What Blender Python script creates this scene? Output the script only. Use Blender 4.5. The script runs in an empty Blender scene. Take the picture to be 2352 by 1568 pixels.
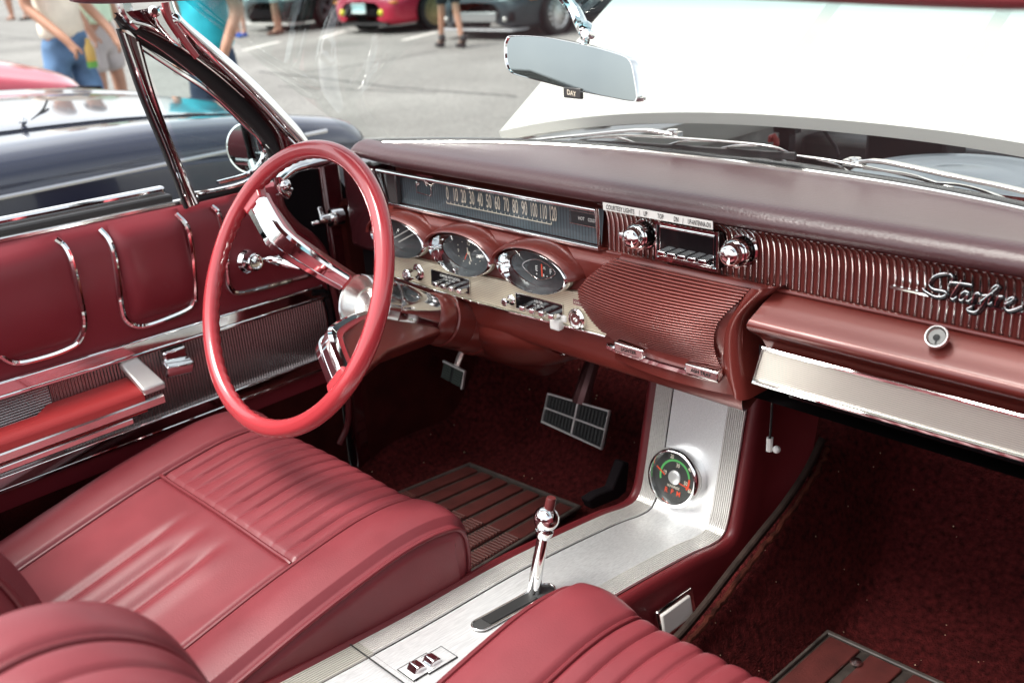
import bpy, bmesh, math, random
import numpy as np
from mathutils import Vector, Matrix
random.seed(7)
rng = np.random.default_rng(3)
sc = bpy.context.scene
COL = sc.collection

# ------------------------------------------------------------------ camera
CAM = np.array([.842, -.742, 1.312])
YAW, PIT, ROL = (math.radians(a) for a in (46.38, 22.02, -3.62))
FPX = 2298.                                   # focal length in pixels of a 2352 px wide picture
_cy, _sy, _cp, _sp = math.cos(YAW), math.sin(YAW), math.cos(PIT), math.sin(PIT)
_f = np.array([-_sy*_cp, _cy*_cp, -_sp]); _r0 = np.array([_cy, _sy, 0.]); _u0 = np.cross(_r0, _f)
_R = math.cos(ROL)*_r0 + math.sin(ROL)*_u0
_U = math.cos(ROL)*_u0 - math.sin(ROL)*_r0
camd = bpy.data.cameras.new("camera"); cam = bpy.data.objects.new("camera", camd); COL.objects.link(cam)
cam.matrix_world = Matrix(((_R[0], _U[0], -_f[0], CAM[0]), (_R[1], _U[1], -_f[1], CAM[1]),
                           (_R[2], _U[2], -_f[2], CAM[2]), (0, 0, 0, 1)))
camd.sensor_width = 36; camd.lens = 36*FPX/2352; camd.clip_start = .02; camd.clip_end = 3000
camd.dof.use_dof = True; camd.dof.focus_distance = 1.42; camd.dof.aperture_fstop = 5.0
sc.camera = cam

# ------------------------------------------------------------------ sky, sun, exposure
SUN_EL, SUN_AZ = math.radians(60), math.radians(212)      # azimuth clockwise from +Y
w = bpy.data.worlds.new("World"); sc.world = w; w.use_nodes = True
nt = w.node_tree; nt.nodes.clear()
def wn(t, **k):
    n = nt.nodes.new(t)
    for a, b in k.items(): setattr(n, a, b)
    return n
sky = wn('ShaderNodeTexSky', sky_type='NISHITA', sun_disc=False, sun_elevation=SUN_EL, sun_rotation=SUN_AZ,
         air_density=1.0, dust_density=3.0, ozone_density=1.0)
hs = wn('ShaderNodeHueSaturation'); hs.inputs['Saturation'].default_value = .22; hs.inputs['Value'].default_value = 1.0
tc = wn('ShaderNodeTexCoord'); nz = wn('ShaderNodeTexNoise'); nz.inputs['Scale'].default_value = 2.2; nz.inputs['Detail'].default_value = 6
rp = wn('ShaderNodeValToRGB'); rp.color_ramp.elements[0].position = .38; rp.color_ramp.elements[0].color = (.8, .83, .88, 1)
rp.color_ramp.elements[1].position = .66; rp.color_ramp.elements[1].color = (1.5, 1.48, 1.42, 1)
mul = wn('ShaderNodeMix', data_type='RGBA', blend_type='MULTIPLY'); mul.inputs[0].default_value = 1
bg = wn('ShaderNodeBackground'); bg.inputs['Strength'].default_value = .095
wo = wn('ShaderNodeOutputWorld')
L = nt.links.new
L(sky.outputs[0], hs.inputs['Color']); L(tc.outputs['Generated'], nz.inputs['Vector']); L(nz.outputs[0], rp.inputs[0])
L(hs.outputs[0], mul.inputs[6]); L(rp.outputs[0], mul.inputs[7]); L(mul.outputs[2], bg.inputs[0]); L(bg.outputs[0], wo.inputs[0])
sd = bpy.data.lights.new("sun", 'SUN'); sd.energy = 1.5; sd.angle = math.radians(30); sd.color = (1, .96, .9)
sun = bpy.data.objects.new("sun", sd); COL.objects.link(sun)
_sv = Vector((math.sin(SUN_AZ)*math.cos(SUN_EL), math.cos(SUN_AZ)*math.cos(SUN_EL), math.sin(SUN_EL)))
sun.rotation_euler = (-_sv).to_track_quat('-Z', 'Y').to_euler()
sc.view_settings.view_transform = 'Standard'; sc.view_settings.look = 'None'
sc.view_settings.exposure = 1.75; sc.view_settings.gamma = 1

# ------------------------------------------------------------------ survey: picture point -> place on a known plane
GZ = -.12                                      # height of the tarmac in the car's frame
V = lambda *a: np.array(a, float)
def ray(x, y): return _f*FPX + _R*(x-1176) + _U*(784-y)
def on(x, y, ax, v):
    d = ray(x, y); return CAM + (v-CAM[ax])/d[ax]*d
def onx(x, y, v=-.76): return on(x, y, 0, v)
def ony(x, y, v=.33): return on(x, y, 1, v)
def onz(x, y, v): return on(x, y, 2, v)
def onp(x, y, p, n):
    d = ray(x, y); return CAM + np.dot(p-CAM, n)/np.dot(d, n)*d
_RG = {1: (0, 0), 2: (752.6, 0), 3: (1505.3, 0), 4: (0, 470.4), 5: (752.6, 376.3), 6: (1505.3, 470.4), 7: (0, 1003.8), 8: (752.6, 1003.8), 9: (1505.3, 1003.8)}
def rg(k, *pts): return [(_RG[k][0]+.36*x, _RG[k][1]+.36*y) for x, y in pts]

# ------------------------------------------------------------------ materials
def sv(c):   # sRGB 0-255 -> linear
    return tuple(((x/255)/12.92 if x/255 <= .04045 else ((x/255+.055)/1.055)**2.4) for x in c)
def mat(name, base, rough=.5, metal=0., coat=0., spec=.5, bump=0., bscale=200., bdetail=4., var=0., vscale=6., stripes=None,
        sheen=0., aniso=0., alpha=1., rvar=0., specks=0., coatr=.03, emis=None, lines=None, bdist=.001, brush=None):
    m = bpy.data.materials.new(name); m.use_nodes = True
    t = m.node_tree; b = t.nodes['Principled BSDF']; ln = t.links.new
    b.inputs['Base Color'].default_value = (*base, 1); b.inputs['Roughness'].default_value = rough
    b.inputs['Metallic'].default_value = metal; b.inputs['Coat Weight'].default_value = coat; b.inputs['Coat Roughness'].default_value = coatr
    b.inputs['Specular IOR Level'].default_value = spec
    if sheen: b.inputs['Sheen Weight'].default_value = sheen; b.inputs['Sheen Roughness'].default_value = .5
    if aniso: b.inputs['Anisotropic'].default_value = aniso
    if alpha < 1: b.inputs['Alpha'].default_value = alpha
    co = t.nodes.new('ShaderNodeTexCoord')
    def noise(s, d=4.):
        n = t.nodes.new('ShaderNodeTexNoise'); n.inputs['Scale'].default_value = s; n.inputs['Detail'].default_value = d
        ln(co.outputs['Object'], n.inputs['Vector']); return n
    h = None
    if bump:
        h = noise(bscale, bdetail).outputs[0]; bs = bump
    if stripes:
        ax, per, sb = stripes                                     # axis, period in metres, bump strength
        sp = t.nodes.new('ShaderNodeSeparateXYZ'); ln(co.outputs['Object'], sp.inputs[0])
        k = t.nodes.new('ShaderNodeMath'); k.operation = 'MULTIPLY'; k.inputs[1].default_value = 2*math.pi/per; ln(sp.outputs[ax], k.inputs[0])
        s = t.nodes.new('ShaderNodeMath'); s.operation = 'SINE'; ln(k.outputs[0], s.inputs[0]); h = s.outputs[0]; bs = sb
    if h is not None:
        bp = t.nodes.new('ShaderNodeBump'); bp.inputs['Strength'].default_value = bs; bp.inputs['Distance'].default_value = bdist
        ln(h, bp.inputs['Height']); ln(bp.outputs[0], b.inputs['Normal'])
    colr = None
    if var:
        n = noise(vscale, 6); r = t.nodes.new('ShaderNodeValToRGB')
        r.color_ramp.elements[0].position = .3; r.color_ramp.elements[1].position = .7
        r.color_ramp.elements[0].color = (*[c*(1-var) for c in base], 1); r.color_ramp.elements[1].color = (*[min(1, c*(1+var)) for c in base], 1)
        ln(n.outputs[0], r.inputs[0]); colr = r.outputs[0]
    if brush is not None:                                            # fine brushing along one axis, with a few scratches
        mp_ = t.nodes.new('ShaderNodeMapping'); sc3 = [900, 900, 900]; sc3[brush] = 7; mp_.inputs['Scale'].default_value = sc3; ln(co.outputs['Object'], mp_.inputs[0])
        n = t.nodes.new('ShaderNodeTexNoise'); n.inputs['Scale'].default_value = 1; n.inputs['Detail'].default_value = 3; ln(mp_.outputs[0], n.inputs['Vector'])
        r = t.nodes.new('ShaderNodeMapRange'); r.inputs['From Min'].default_value = .3; r.inputs['From Max'].default_value = .7; r.inputs['To Min'].default_value = .82; r.inputs['To Max'].default_value = 1.1; ln(n.outputs[0], r.inputs[0])
        sm = noise(9, 6); r2 = t.nodes.new('ShaderNodeMapRange'); r2.inputs['To Min'].default_value = .88; r2.inputs['To Max'].default_value = 1.08; ln(sm.outputs[0], r2.inputs[0])
        mm = t.nodes.new('ShaderNodeMath'); mm.operation = 'MULTIPLY'; ln(r.outputs[0], mm.inputs[0]); ln(r2.outputs[0], mm.inputs[1])
        cc = t.nodes.new('ShaderNodeCombineColor'); [ln(mm.outputs[0], cc.inputs[q]) for q in range(3)]
        mx = t.nodes.new('ShaderNodeMix'); mx.data_type = 'RGBA'; mx.blend_type = 'MULTIPLY'; mx.inputs[0].default_value = 1; mx.inputs[6].default_value = (*base, 1); ln(cc.outputs[0], mx.inputs[7]); colr = mx.outputs[2]
    if lines:                                                        # printed or milled lines: axis, period, depth
        ax, per, dk = lines; sp = t.nodes.new('ShaderNodeSeparateXYZ'); ln(co.outputs['Object'], sp.inputs[0])
        k = t.nodes.new('ShaderNodeMath'); k.operation = 'MULTIPLY'; k.inputs[1].default_value = 2*math.pi/per; ln(sp.outputs[ax], k.inputs[0])
        s = t.nodes.new('ShaderNodeMath'); s.operation = 'SINE'; ln(k.outputs[0], s.inputs[0])
        mr = t.nodes.new('ShaderNodeMapRange'); mr.inputs['From Min'].default_value = .2; mr.inputs['From Max'].default_value = .8; ln(s.outputs[0], mr.inputs[0])
        mx = t.nodes.new('ShaderNodeMix'); mx.data_type = 'RGBA'; ln(mr.outputs[0], mx.inputs[0]); mx.inputs[6].default_value = (*base, 1); mx.inputs[7].default_value = (*[c*(1-dk) for c in base], 1); colr = mx.outputs[2]
    if specks:
        vo = t.nodes.new('ShaderNodeTexVoronoi'); vo.inputs['Scale'].default_value = specks; ln(co.outputs['Object'], vo.inputs['Vector'])
        lt = t.nodes.new('ShaderNodeMath'); lt.operation = 'LESS_THAN'; lt.inputs[1].default_value = .085; ln(vo.outputs['Distance'], lt.inputs[0])
        n2 = noise(specks*.37, 2); gt = t.nodes.new('ShaderNodeMath'); gt.operation = 'GREATER_THAN'; gt.inputs[1].default_value = .6; ln(n2.outputs[0], gt.inputs[0])
        mu = t.nodes.new('ShaderNodeMath'); mu.operation = 'MULTIPLY'; ln(lt.outputs[0], mu.inputs[0]); ln(gt.outputs[0], mu.inputs[1])
        mx = t.nodes.new('ShaderNodeMix'); mx.data_type = 'RGBA'; ln(mu.outputs[0], mx.inputs[0])
        if colr is not None: ln(colr, mx.inputs[6])
        else: mx.inputs[6].default_value = (*base, 1)
        mx.inputs[7].default_value = (.6, .45, .3, 1); colr = mx.outputs[2]
    if colr is not None: ln(colr, b.inputs['Base Color'])
    if rvar:
        n = noise(vscale*2, 5); mr = t.nodes.new('ShaderNodeMapRange'); mr.inputs['To Min'].default_value = max(0, rough-rvar); mr.inputs['To Max'].default_value = rough+rvar
        ln(n.outputs[0], mr.inputs[0]); ln(mr.outputs[0], b.inputs['Roughness'])
    if emis: b.inputs['Emission Color'].default_value = (*emis[:3], 1); b.inputs['Emission Strength'].default_value = emis[3]
    return m
def glass(name, tint=(.93, .97, .96), refl=1., grad=None, smear=0.):
    """thin pane: see-through with a Fresnel reflection; grad=(z0, z1, colour): a dyed sun band between two heights"""
    m = bpy.data.materials.new(name); m.use_nodes = True; t = m.node_tree; t.nodes.clear(); ln = t.links.new
    o = t.nodes.new('ShaderNodeOutputMaterial'); tr = t.nodes.new('ShaderNodeBsdfTransparent'); gl = t.nodes.new('ShaderNodeBsdfGlossy')
    gl.inputs['Roughness'].default_value = .0; tr.inputs[0].default_value = (*tint, 1)
    fr = t.nodes.new('ShaderNodeFresnel'); fr.inputs[0].default_value = 1.45
    fm = t.nodes.new('ShaderNodeMath'); fm.operation = 'MULTIPLY'; fm.inputs[1].default_value = refl; ln(fr.outputs[0], fm.inputs[0])
    mx = t.nodes.new('ShaderNodeMixShader'); ln(fm.outputs[0], mx.inputs[0]); ln(tr.outputs[0], mx.inputs[1]); ln(gl.outputs[0], mx.inputs[2])
    co = t.nodes.new('ShaderNodeTexCoord')
    if grad:
        sp = t.nodes.new('ShaderNodeSeparateXYZ'); ln(co.outputs['Object'], sp.inputs[0])
        mr = t.nodes.new('ShaderNodeMapRange'); mr.inputs['From Min'].default_value = grad[0]; mr.inputs['From Max'].default_value = grad[1]
        ln(sp.outputs[2], mr.inputs[0]); c = t.nodes.new('ShaderNodeMix'); c.data_type = 'RGBA'; ln(mr.outputs[0], c.inputs[0])
        c.inputs[6].default_value = (*tint, 1); c.inputs[7].default_value = (*grad[2], 1); ln(c.outputs[2], tr.inputs[0])
    out = mx.outputs[0]
    if smear:
        n = t.nodes.new('ShaderNodeTexNoise'); n.inputs['Scale'].default_value = 5; n.inputs['Detail'].default_value = 8; n.inputs['Distortion'].default_value = 1.2
        ln(co.outputs['Object'], n.inputs['Vector'])
        mr = t.nodes.new('ShaderNodeMapRange'); mr.inputs['From Min'].default_value = .45; mr.inputs['From Max'].default_value = .8
        mr.inputs['To Max'].default_value = smear; ln(n.outputs[0], mr.inputs[0])
        df = t.nodes.new('ShaderNodeBsdfDiffuse'); df.inputs[0].default_value = (.7, .72, .7, 1)
        m2 = t.nodes.new('ShaderNodeMixShader'); ln(mr.outputs[0], m2.inputs[0]); ln(out, m2.inputs[1]); ln(df.outputs[0], m2.inputs[2]); out = m2.outputs[0]
    ln(out, o.inputs[0]); return m

M = {}
M['vinyl'] = mat('red_vinyl', (.168, .0265, .033), .40, bump=.22, bscale=420, var=.14, vscale=9, spec=.45, rvar=.06)
M['vinyl_dark'] = mat('dark_red_vinyl', (.09, .009, .011), .45, bump=.2, bscale=500)
M['door_vinyl'] = mat('door_red_vinyl', (.185, .017, .025), .40, bump=.15, bscale=600, spec=.5, var=.05)
M['piping'] = mat('red_piping', (.14, .019, .024), .35)
M['wheel'] = mat('red_wheel_plastic', (.37, .035, .043), .22, coat=.6, spec=.5)
M['dash_paint'] = mat('maroon_metallic_paint', (.145, .023, .0175), .32, metal=.2, coat=.45, coatr=.09, bump=.04, bscale=3000)
M['pad'] = mat('maroon_padded_vinyl', (.070, .028, .031), .33, bdist=.0012, bump=.45, bscale=210, bdetail=8, spec=.6)
M['garnish'] = mat('maroon_gloss_paint', (.05, .006, .008), .10, metal=.25, coat=1.)
M['chrome'] = mat('chrome', (.86, .87, .87), .045, 1., rvar=.03)
M['chrome_soft'] = mat('worn_chrome', (.80, .79, .77), .16, 1., rvar=.06)
M['alum'] = mat('brushed_aluminium', (.84, .85, .845), .45, .72, bump=.05, bscale=40, brush=1)
M['alum_rib'] = mat('ribbed_aluminium', (.80, .80, .76), .30, .9, stripes=(0, .0035, 1.), )
M['ivory'] = mat('ribbed_ivory_metal', (.72, .65, .49), .40, .2, lines=(2, .0031, .45))
M['ribbed_silver'] = mat('ribbed_silver_insert', (.30, .25, .24), .30, .8, stripes=(1, .0045, 1.))
M['black'] = mat('black_rubber', (.010, .010, .011), .55)
M['gloss_black'] = mat('gloss_black', (.008, .008, .009), .08)
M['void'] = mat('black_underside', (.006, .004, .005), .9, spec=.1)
M['carpet'] = mat('dark_red_carpet', (.054, .0068, .0068), .95, bump=1., bscale=300, bdetail=8, bdist=.006, var=.6, vscale=110, sheen=0., spec=.1, specks=75)
M['carpet_door'] = mat('red_brown_carpet', (.045, .006, .005), .95, bump=1., bscale=400, bdist=.004, var=.3, vscale=20, spec=.1)
M['matred'] = mat('red_rubber_mat', (.066, .013, .011), .5, bump=.4, bscale=300, var=.25, vscale=30)
M['cream'] = mat('cream_print', (.75, .68, .55), .6)
M['white'] = mat('white_label', (.80, .80, .76), .5)
M['blackink'] = mat('black_ink', (.01, .01, .01), .6)
M['redink'] = mat('orange_needle', (.75, .08, .03), .5)
M['green'] = mat('green_print', (.10, .42, .12), .5)
M['dial'] = mat('blue_grey_dial', (.075, .100, .115), .5, lines=(0, .0062, .45))
M['dialblack'] = mat('black_dial', (.030, .034, .037), .35)
M['gold'] = mat('gold_mesh', (.22, .13, .04), .5, .4, lines=(0, .0042, .8))
M['paintwhite'] = mat('white_car_paint', (.44, .44, .405), .28, coat=.4, spec=.5)
M['greypaint'] = mat('engine_bay_grey', (.50, .50, .47), .6, var=.3, vscale=12)
M['lens'] = glass('clear_lens', (.95, .97, .97), .05)
M['windshield'] = glass('windshield_glass', (.95, .975, .96), .12, grad=(1.21, 1.262, (.10, .55, .60)), smear=.035)
M['ventglass'] = glass('vent_glass', (.86, .94, .93), .6)
M['mirror'] = mat('mirror_glass', (.34, .38, .385), .01, 1.)
M['beige'] = mat('grey_lens', (.55, .53, .50), .4)
# ------------------------------------------------------------------ mesh helpers
def unit(a): a = np.asarray(a, float); return a/(np.linalg.norm(a)+1e-12)
def spline(pts, n, closed=False):
    P = [np.asarray(p, float) for p in pts]
    if closed: P = [P[-1]]+P+[P[0], P[1]]
    else: P = [2*P[0]-P[1]]+P+[2*P[-1]-P[-2]]
    P = np.array(P); segs = len(P)-3; out = []
    N = n if closed else n-1
    for i in range(N):
        u = i/N*segs; k = min(int(u), segs-1); t = u-k; a, b, c, d = P[k:k+4]
        out.append(.5*((2*b)+(c-a)*t+(2*a-5*b+4*c-d)*t*t+(3*b-a-3*c+d)*t**3))
    if not closed: out.append(P[-2])
    return np.array(out)
def resample(pts, n):
    P = np.asarray(pts, float); s = np.r_[0, np.cumsum(np.linalg.norm(np.diff(P, axis=0), axis=1))]
    q = np.linspace(0, s[-1], n); return np.stack([np.interp(q, s, P[:, k]) for k in range(P.shape[1])], 1)
class MB:
    def __init__(s): s.v = []; s.f = []
    def add(s, vs, fs):
        o = len(s.v); s.v += [tuple(map(float, p)) for p in vs]; s.f += [tuple(i+o for i in f) for f in fs]; return s
    def grid(s, G, cu=False, cv=False, flip=False):
        nu, nv = len(G), len(G[0]); fs = []
        for i in range(nu if cu else nu-1):
            for j in range(nv if cv else nv-1):
                a, b, c, d = i*nv+j, ((i+1) % nu)*nv+j, ((i+1) % nu)*nv+(j+1) % nv, i*nv+(j+1) % nv
                fs.append((a, d, c, b) if flip else (a, b, c, d))
        return s.add([p for r in G for p in r], fs)
    def box(s, c, size, ax=None):
        c = np.asarray(c, float); A = np.eye(3) if ax is None else np.array([unit(a) for a in ax])
        h = np.array(size)/2
        vs = [c+A[0]*h[0]*i+A[1]*h[1]*j+A[2]*h[2]*k for i in (-1, 1) for j in (-1, 1) for k in (-1, 1)]
        return s.add(vs, [(0, 1, 3, 2), (4, 6, 7, 5), (0, 4, 5, 1), (2, 3, 7, 6), (0, 2, 6, 4), (1, 5, 7, 3)])
    def prism(s, poly, vec):
        n = len(poly); vec = np.asarray(vec, float); P = [np.asarray(p, float) for p in poly]
        return s.add(P+[p+vec for p in P], [tuple(range(n-1, -1, -1)), tuple(range(n, 2*n))]+[(i, (i+1) % n, n+(i+1) % n, n+i) for i in range(n)])
    def sweep(s, pts, prof, up=(0, 0, 1), closed=False, caps=True, scale=None):
        """prof: list of (side, up) offsets"""
        P = np.asarray(pts, float); n = len(P); G = []; up = unit(up)
        for i in range(n):
            t = unit(P[(i+1) % n]-P[i-1]) if closed else unit(P[min(i+1, n-1)]-P[max(i-1, 0)])
            sd = np.cross(t, up); sd = unit(sd) if np.linalg.norm(sd) > 1e-6 else V(1, 0, 0); u = np.cross(sd, t)
            k = 1 if scale is None else scale[i]
            G.append([P[i]+(sd*a+u*b)*k for a, b in prof])
        o = len(s.v); m = len(prof); s.grid(G, closed, True)
        if caps and not closed: s.f += [tuple(o+j for j in range(m)), tuple(o+(n-1)*m+j for j in range(m-1, -1, -1))]
        return s
    def tube(s, pts, r, n=8, closed=False, up=(0, 0, 1), flat=1., scale=None):
        return s.sweep(pts, [(r*math.cos(2*math.pi*k/n), r*flat*math.sin(2*math.pi*k/n)) for k in range(n)], up, closed, True, scale)
    def strip(s, pts, wd, th, up=(0, 0, 1), closed=False, scale=None):
        a, b = wd/2, th/2; e = min(a, b)*.45
        return s.sweep(pts, [(-a, -b+e), (-a+e, -b), (a-e, -b), (a, -b+e), (a, b-e), (a-e, b), (-a+e, b), (-a, b-e)], up, closed, True, scale)
    def lathe(s, o, ax, prof, n=32, sx=1., up=None, sy=1.):
        o = np.asarray(o, float); ax = unit(ax); up = V(0, 0, 1) if up is None else unit(up)
        if np.linalg.norm(np.cross(up, ax)) < 1e-3: up = V(0, 1, 0)
        a = unit(np.cross(up, ax)); b = np.cross(ax, a)
        G = [[o+ax*t+(a*math.cos(2*math.pi*k/n)*sx+b*math.sin(2*math.pi*k/n)*sy)*r for k in range(n)] for t, r in prof]
        return s.grid(G, False, True)
    def ball(s, c, r, n=16, m=10, sc_=(1, 1, 1)):
        c = np.asarray(c, float)
        return s.grid([[c+V(math.sin(math.pi*i/m)*math.cos(2*math.pi*j/n), math.sin(math.pi*i/m)*math.sin(2*math.pi*j/n), math.cos(math.pi*i/m))*r*np.array(sc_) for j in range(n)] for i in range(m+1)], False, True)
    def text(s, txt, o, xd, yd, h, wx=1., align='CENTER', bold=.012):
        cu = bpy.data.curves.new('t', 'FONT'); cu.body = txt; cu.align_x = align; cu.size = 1.; cu.resolution_u = 3; cu.offset = bold
        ob = bpy.data.objects.new('t', cu); COL.objects.link(ob)
        me = ob.to_mesh(depsgraph=None) if False else None
        dg = bpy.context.evaluated_depsgraph_get(); ev = ob.evaluated_get(dg); me = bpy.data.meshes.new_from_object(ev)
        o, xd, yd = (np.asarray(q, float) for q in (o, xd, yd)); k = h/.69
        s.add([o+xd*(v.co.x*k*wx)+yd*(v.co.y*k) for v in me.vertices], [tuple(p.vertices) for p in me.polygons])
        bpy.data.objects.remove(ob); bpy.data.curves.remove(cu); bpy.data.meshes.remove(me); return s
    def build(s, name, m, parent=None, ang=35, bevel=0, seg=2, sub=0, solid=0, smooth=True, weld=False, recalc=True):
        me = bpy.data.meshes.new(name); me.from_pydata(s.v, [], s.f); me.validate()
        if recalc or weld:
            b = bmesh.new(); b.from_mesh(me)
            if weld: bmesh.ops.remove_doubles(b, verts=b.verts, dist=1e-5)
            if recalc: bmesh.ops.recalc_face_normals(b, faces=b.faces)
            b.to_mesh(me); b.free()
        if smooth:
            me.polygons.foreach_set('use_smooth', [True]*len(me.polygons))
            if not sub: me.set_sharp_from_angle(angle=math.radians(ang))
        me.materials.append(m if not isinstance(m, str) else M[m])
        ob = bpy.data.objects.new(name, me); COL.objects.link(ob)
        if parent is not None:
            if parent.parent is not None and parent.parent.parent is not None: parent = parent.parent   # no deeper than sub-parts
            ob.parent = parent
            if parent.type == 'EMPTY': ob.location = [-c for c in parent.location]
        if solid: q = ob.modifiers.new('solid', 'SOLIDIFY'); q.thickness = solid; q.offset = 0
        if bevel: q = ob.modifiers.new('bevel', 'BEVEL'); q.width = bevel; q.segments = seg; q.limit_method = 'ANGLE'; q.angle_limit = math.radians(40); q.harden_normals = False
        if sub: q = ob.modifiers.new('sub', 'SUBSURF'); q.levels = sub; q.render_levels = sub
        return ob
def tag(o, label, cat, group=None, kind=None):
    if label: o['label'] = label
    if cat: o['category'] = cat
    if group: o['group'] = group
    if kind: o['kind'] = kind
    return o
def thing(name, label, cat, loc=(0, 0, 0), group=None):
    o = bpy.data.objects.new(name, None); COL.objects.link(o); o.location = loc; o.empty_display_size = .2
    return tag(o, label, cat, group)
def smoothstep(a, b, x): t = np.clip((x-a)/(b-a), 0, 1); return t*t*(3-2*t)
def groove(x, c, wd): return np.exp(-((x-c)/wd)**2)
# ------------------------------------------------------------------ the convertible: everything bolted to it is a part
car = thing('convertible_car', 'white 1960s convertible seen from inside, red bucket seats, red steering wheel, raised hood', 'car')

# ---- driver's door
DX = -.76
def belt_z(y): return .921-.022*(y+.27)
def door_surf(y, z):       # x of the door card: rolls away at the top, slight belly
    t = np.clip((z-.865)/.06, 0, 1); return DX - .022*t*t + .006*math.exp(-((z-.80)/.05)**2)
ys = np.linspace(-.75, .292, 60); zs = np.r_[np.linspace(.30, .70, 12), np.linspace(.72, 1., 14)*0]
G = []
for y in ys:
    zt = belt_z(y); col = []
    for k in range(26):
        z = .50 + (zt-.50)*k/25; col.append((door_surf(y, z), y, z))
    col += [(DX-.028, y, zt+.001), (DX-.05, y, zt)]
    G.append(col)
mb = MB().grid(G)
door = mb.build('driver_door', 'door_vinyl', car, ang=60)
mb = MB().grid([[(DX-.002, y, z) for z in np.linspace(.26, .548, 8)] for y in np.linspace(-.75, .29, 30)])
mb.build('lower_carpet', 'carpet_door', door)
MB().prism([(DX-.035, .292, .26), (DX-.001, .292, .26), (DX-.001, .292, .695), (DX-.035, .30, .90)], (0, .012, 0)).build('front_edge', 'gloss_black', door, bevel=.003)
# belt mouldings
yb = np.linspace(-.75, .17, 30)
MB().strip([(DX-.027, y, belt_z(y)+.004) for y in np.linspace(-.75, .145, 30)], .016, .008).build('belt_moulding', 'chrome_soft', door)
MB().strip([(DX-.052, y, belt_z(y)+.010) for y in np.linspace(-.75, .03, 30)], .022, .012).build('window_seal', 'black', door)
MB().strip([(DX-.074, y, belt_z(y)+.020) for y in np.linspace(-.75, .03, 30)], .020, .014).build('outer_moulding', 'chrome', door)
# padded panels outlined with chrome
def onl(pts, off=.004): return [V(door_surf(q[1], q[2])+off, q[1], q[2]) for q in (onx(x, y, DX) for x, y in pts)]
T1 = [(-34, 700), (-26, 770), (-14, 800), (0, 816), (36, 831), (100, 818), (150, 800), (176, 783), (189, 748), (183, 700), (164, 607), (150, 567), (133, 551)]
T2 = [(234, 528), (248, 548), (259, 585), (268, 665), (273, 700), (284, 730), (310, 747), (350, 741), (425, 710), (441, 690), (444, 675), (437, 578), (427, 520), (407, 492)]
T3 = [(489, 474), (501, 490), (509, 535), (513, 600), (518, 640), (527, 662), (545, 671), (600, 660), (742, 622)]
T0 = onl([(0, 816)])[0]
for k, tl in enumerate((T1, T2, T3)):
    p = onl(tl)
    q = spline(p, 70)
    MB().tube(q, .0052, 8, up=(1, 0, 0), flat=.8).build('panel_trim', 'chrome', door)
# padded fields inside the trims
def pad_field(y0, y1, z0, z1, nm):
    G = []
    for a in np.linspace(0, 1, 24):
        r = []
        for b in np.linspace(0, 1, 20):
            y = y0+(y1-y0)*a; z = z0+(z1-z0)*b
            h = .012*(1-abs(2*a-1)**6)*(1-max(0, (1-2*b))**6)*(1 if b < .85 else 1-.9*((b-.85)/.15)**2)
            r.append((door_surf(y, z)+.0005+h, y, z))
        G.append(r)
    MB().grid(G).build(nm, 'door_vinyl', door)
def yz(px): q = onx(*px, DX); return q[1], q[2]
pad_field(yz((270, 600))[0], yz((430, 560))[0], yz((330, 740))[1]+.006, .912, 'padded_panel')
pad_field(-.62, yz((168, 640))[0], yz((60, 822))[1]+.006, .916, 'padded_panel')
# lower bright insert with chrome rails
zt, zb = .697, .546
MB().grid([[(DX+.003+.001*math.sin(math.pi*k/9), y, zb+(zt-zb)*k/9) for k in range(10)] for y in np.linspace(-.75, .285, 30)]).build('ribbed_insert', mat('door_insert', (.48, .42, .41), .26, .9, stripes=(1, .0055, 1.), bump=0), door)
MB().grid([[(DX+.0045, y, z) for z in (zb+.004, zt-.006)] for y in np.linspace(-.75, -.26, 4)]).build('rear_insert', mat('door_insert_rear', (.50, .46, .45), .25, .9, stripes=(2, .0045, 1.)), door)
def rail(z0, z1, y1, nm):
    MB().strip([(DX+.007, y, z0+(z1-z0)*(y+.37)/.65) for y in np.linspace(-.75, y1, 24)], .010, .024).build(nm, 'chrome', door, bevel=.001)
    MB().strip([(DX+.009, y, z0-.014+(z1-z0)*(y+.37)/.65) for y in np.linspace(-.75, y1, 24)], .006, .006).build(nm, 'chrome', door)
rail(.706, .694, .275, 'upper_rail'); rail(.553, .548, .275, 'lower_rail')
MB().tube(spline([(DX+.006, .25, .697), (DX+.006, .275, .69), (DX+.006, .285, .672), (DX+.006, .287, .62), (DX+.006, .285, .57), (DX+.006, .272, .55)], 30), .009, 8).build('corner_trim', 'gloss_black', door)
MB().tube(spline([(DX+.009, .24, .688), (DX+.009, .268, .682), (DX+.009, .275, .66), (DX+.009, .276, .60), (DX+.009, .274, .565)], 30), .0025, 6).build('corner_bead', 'chrome', door)
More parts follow.
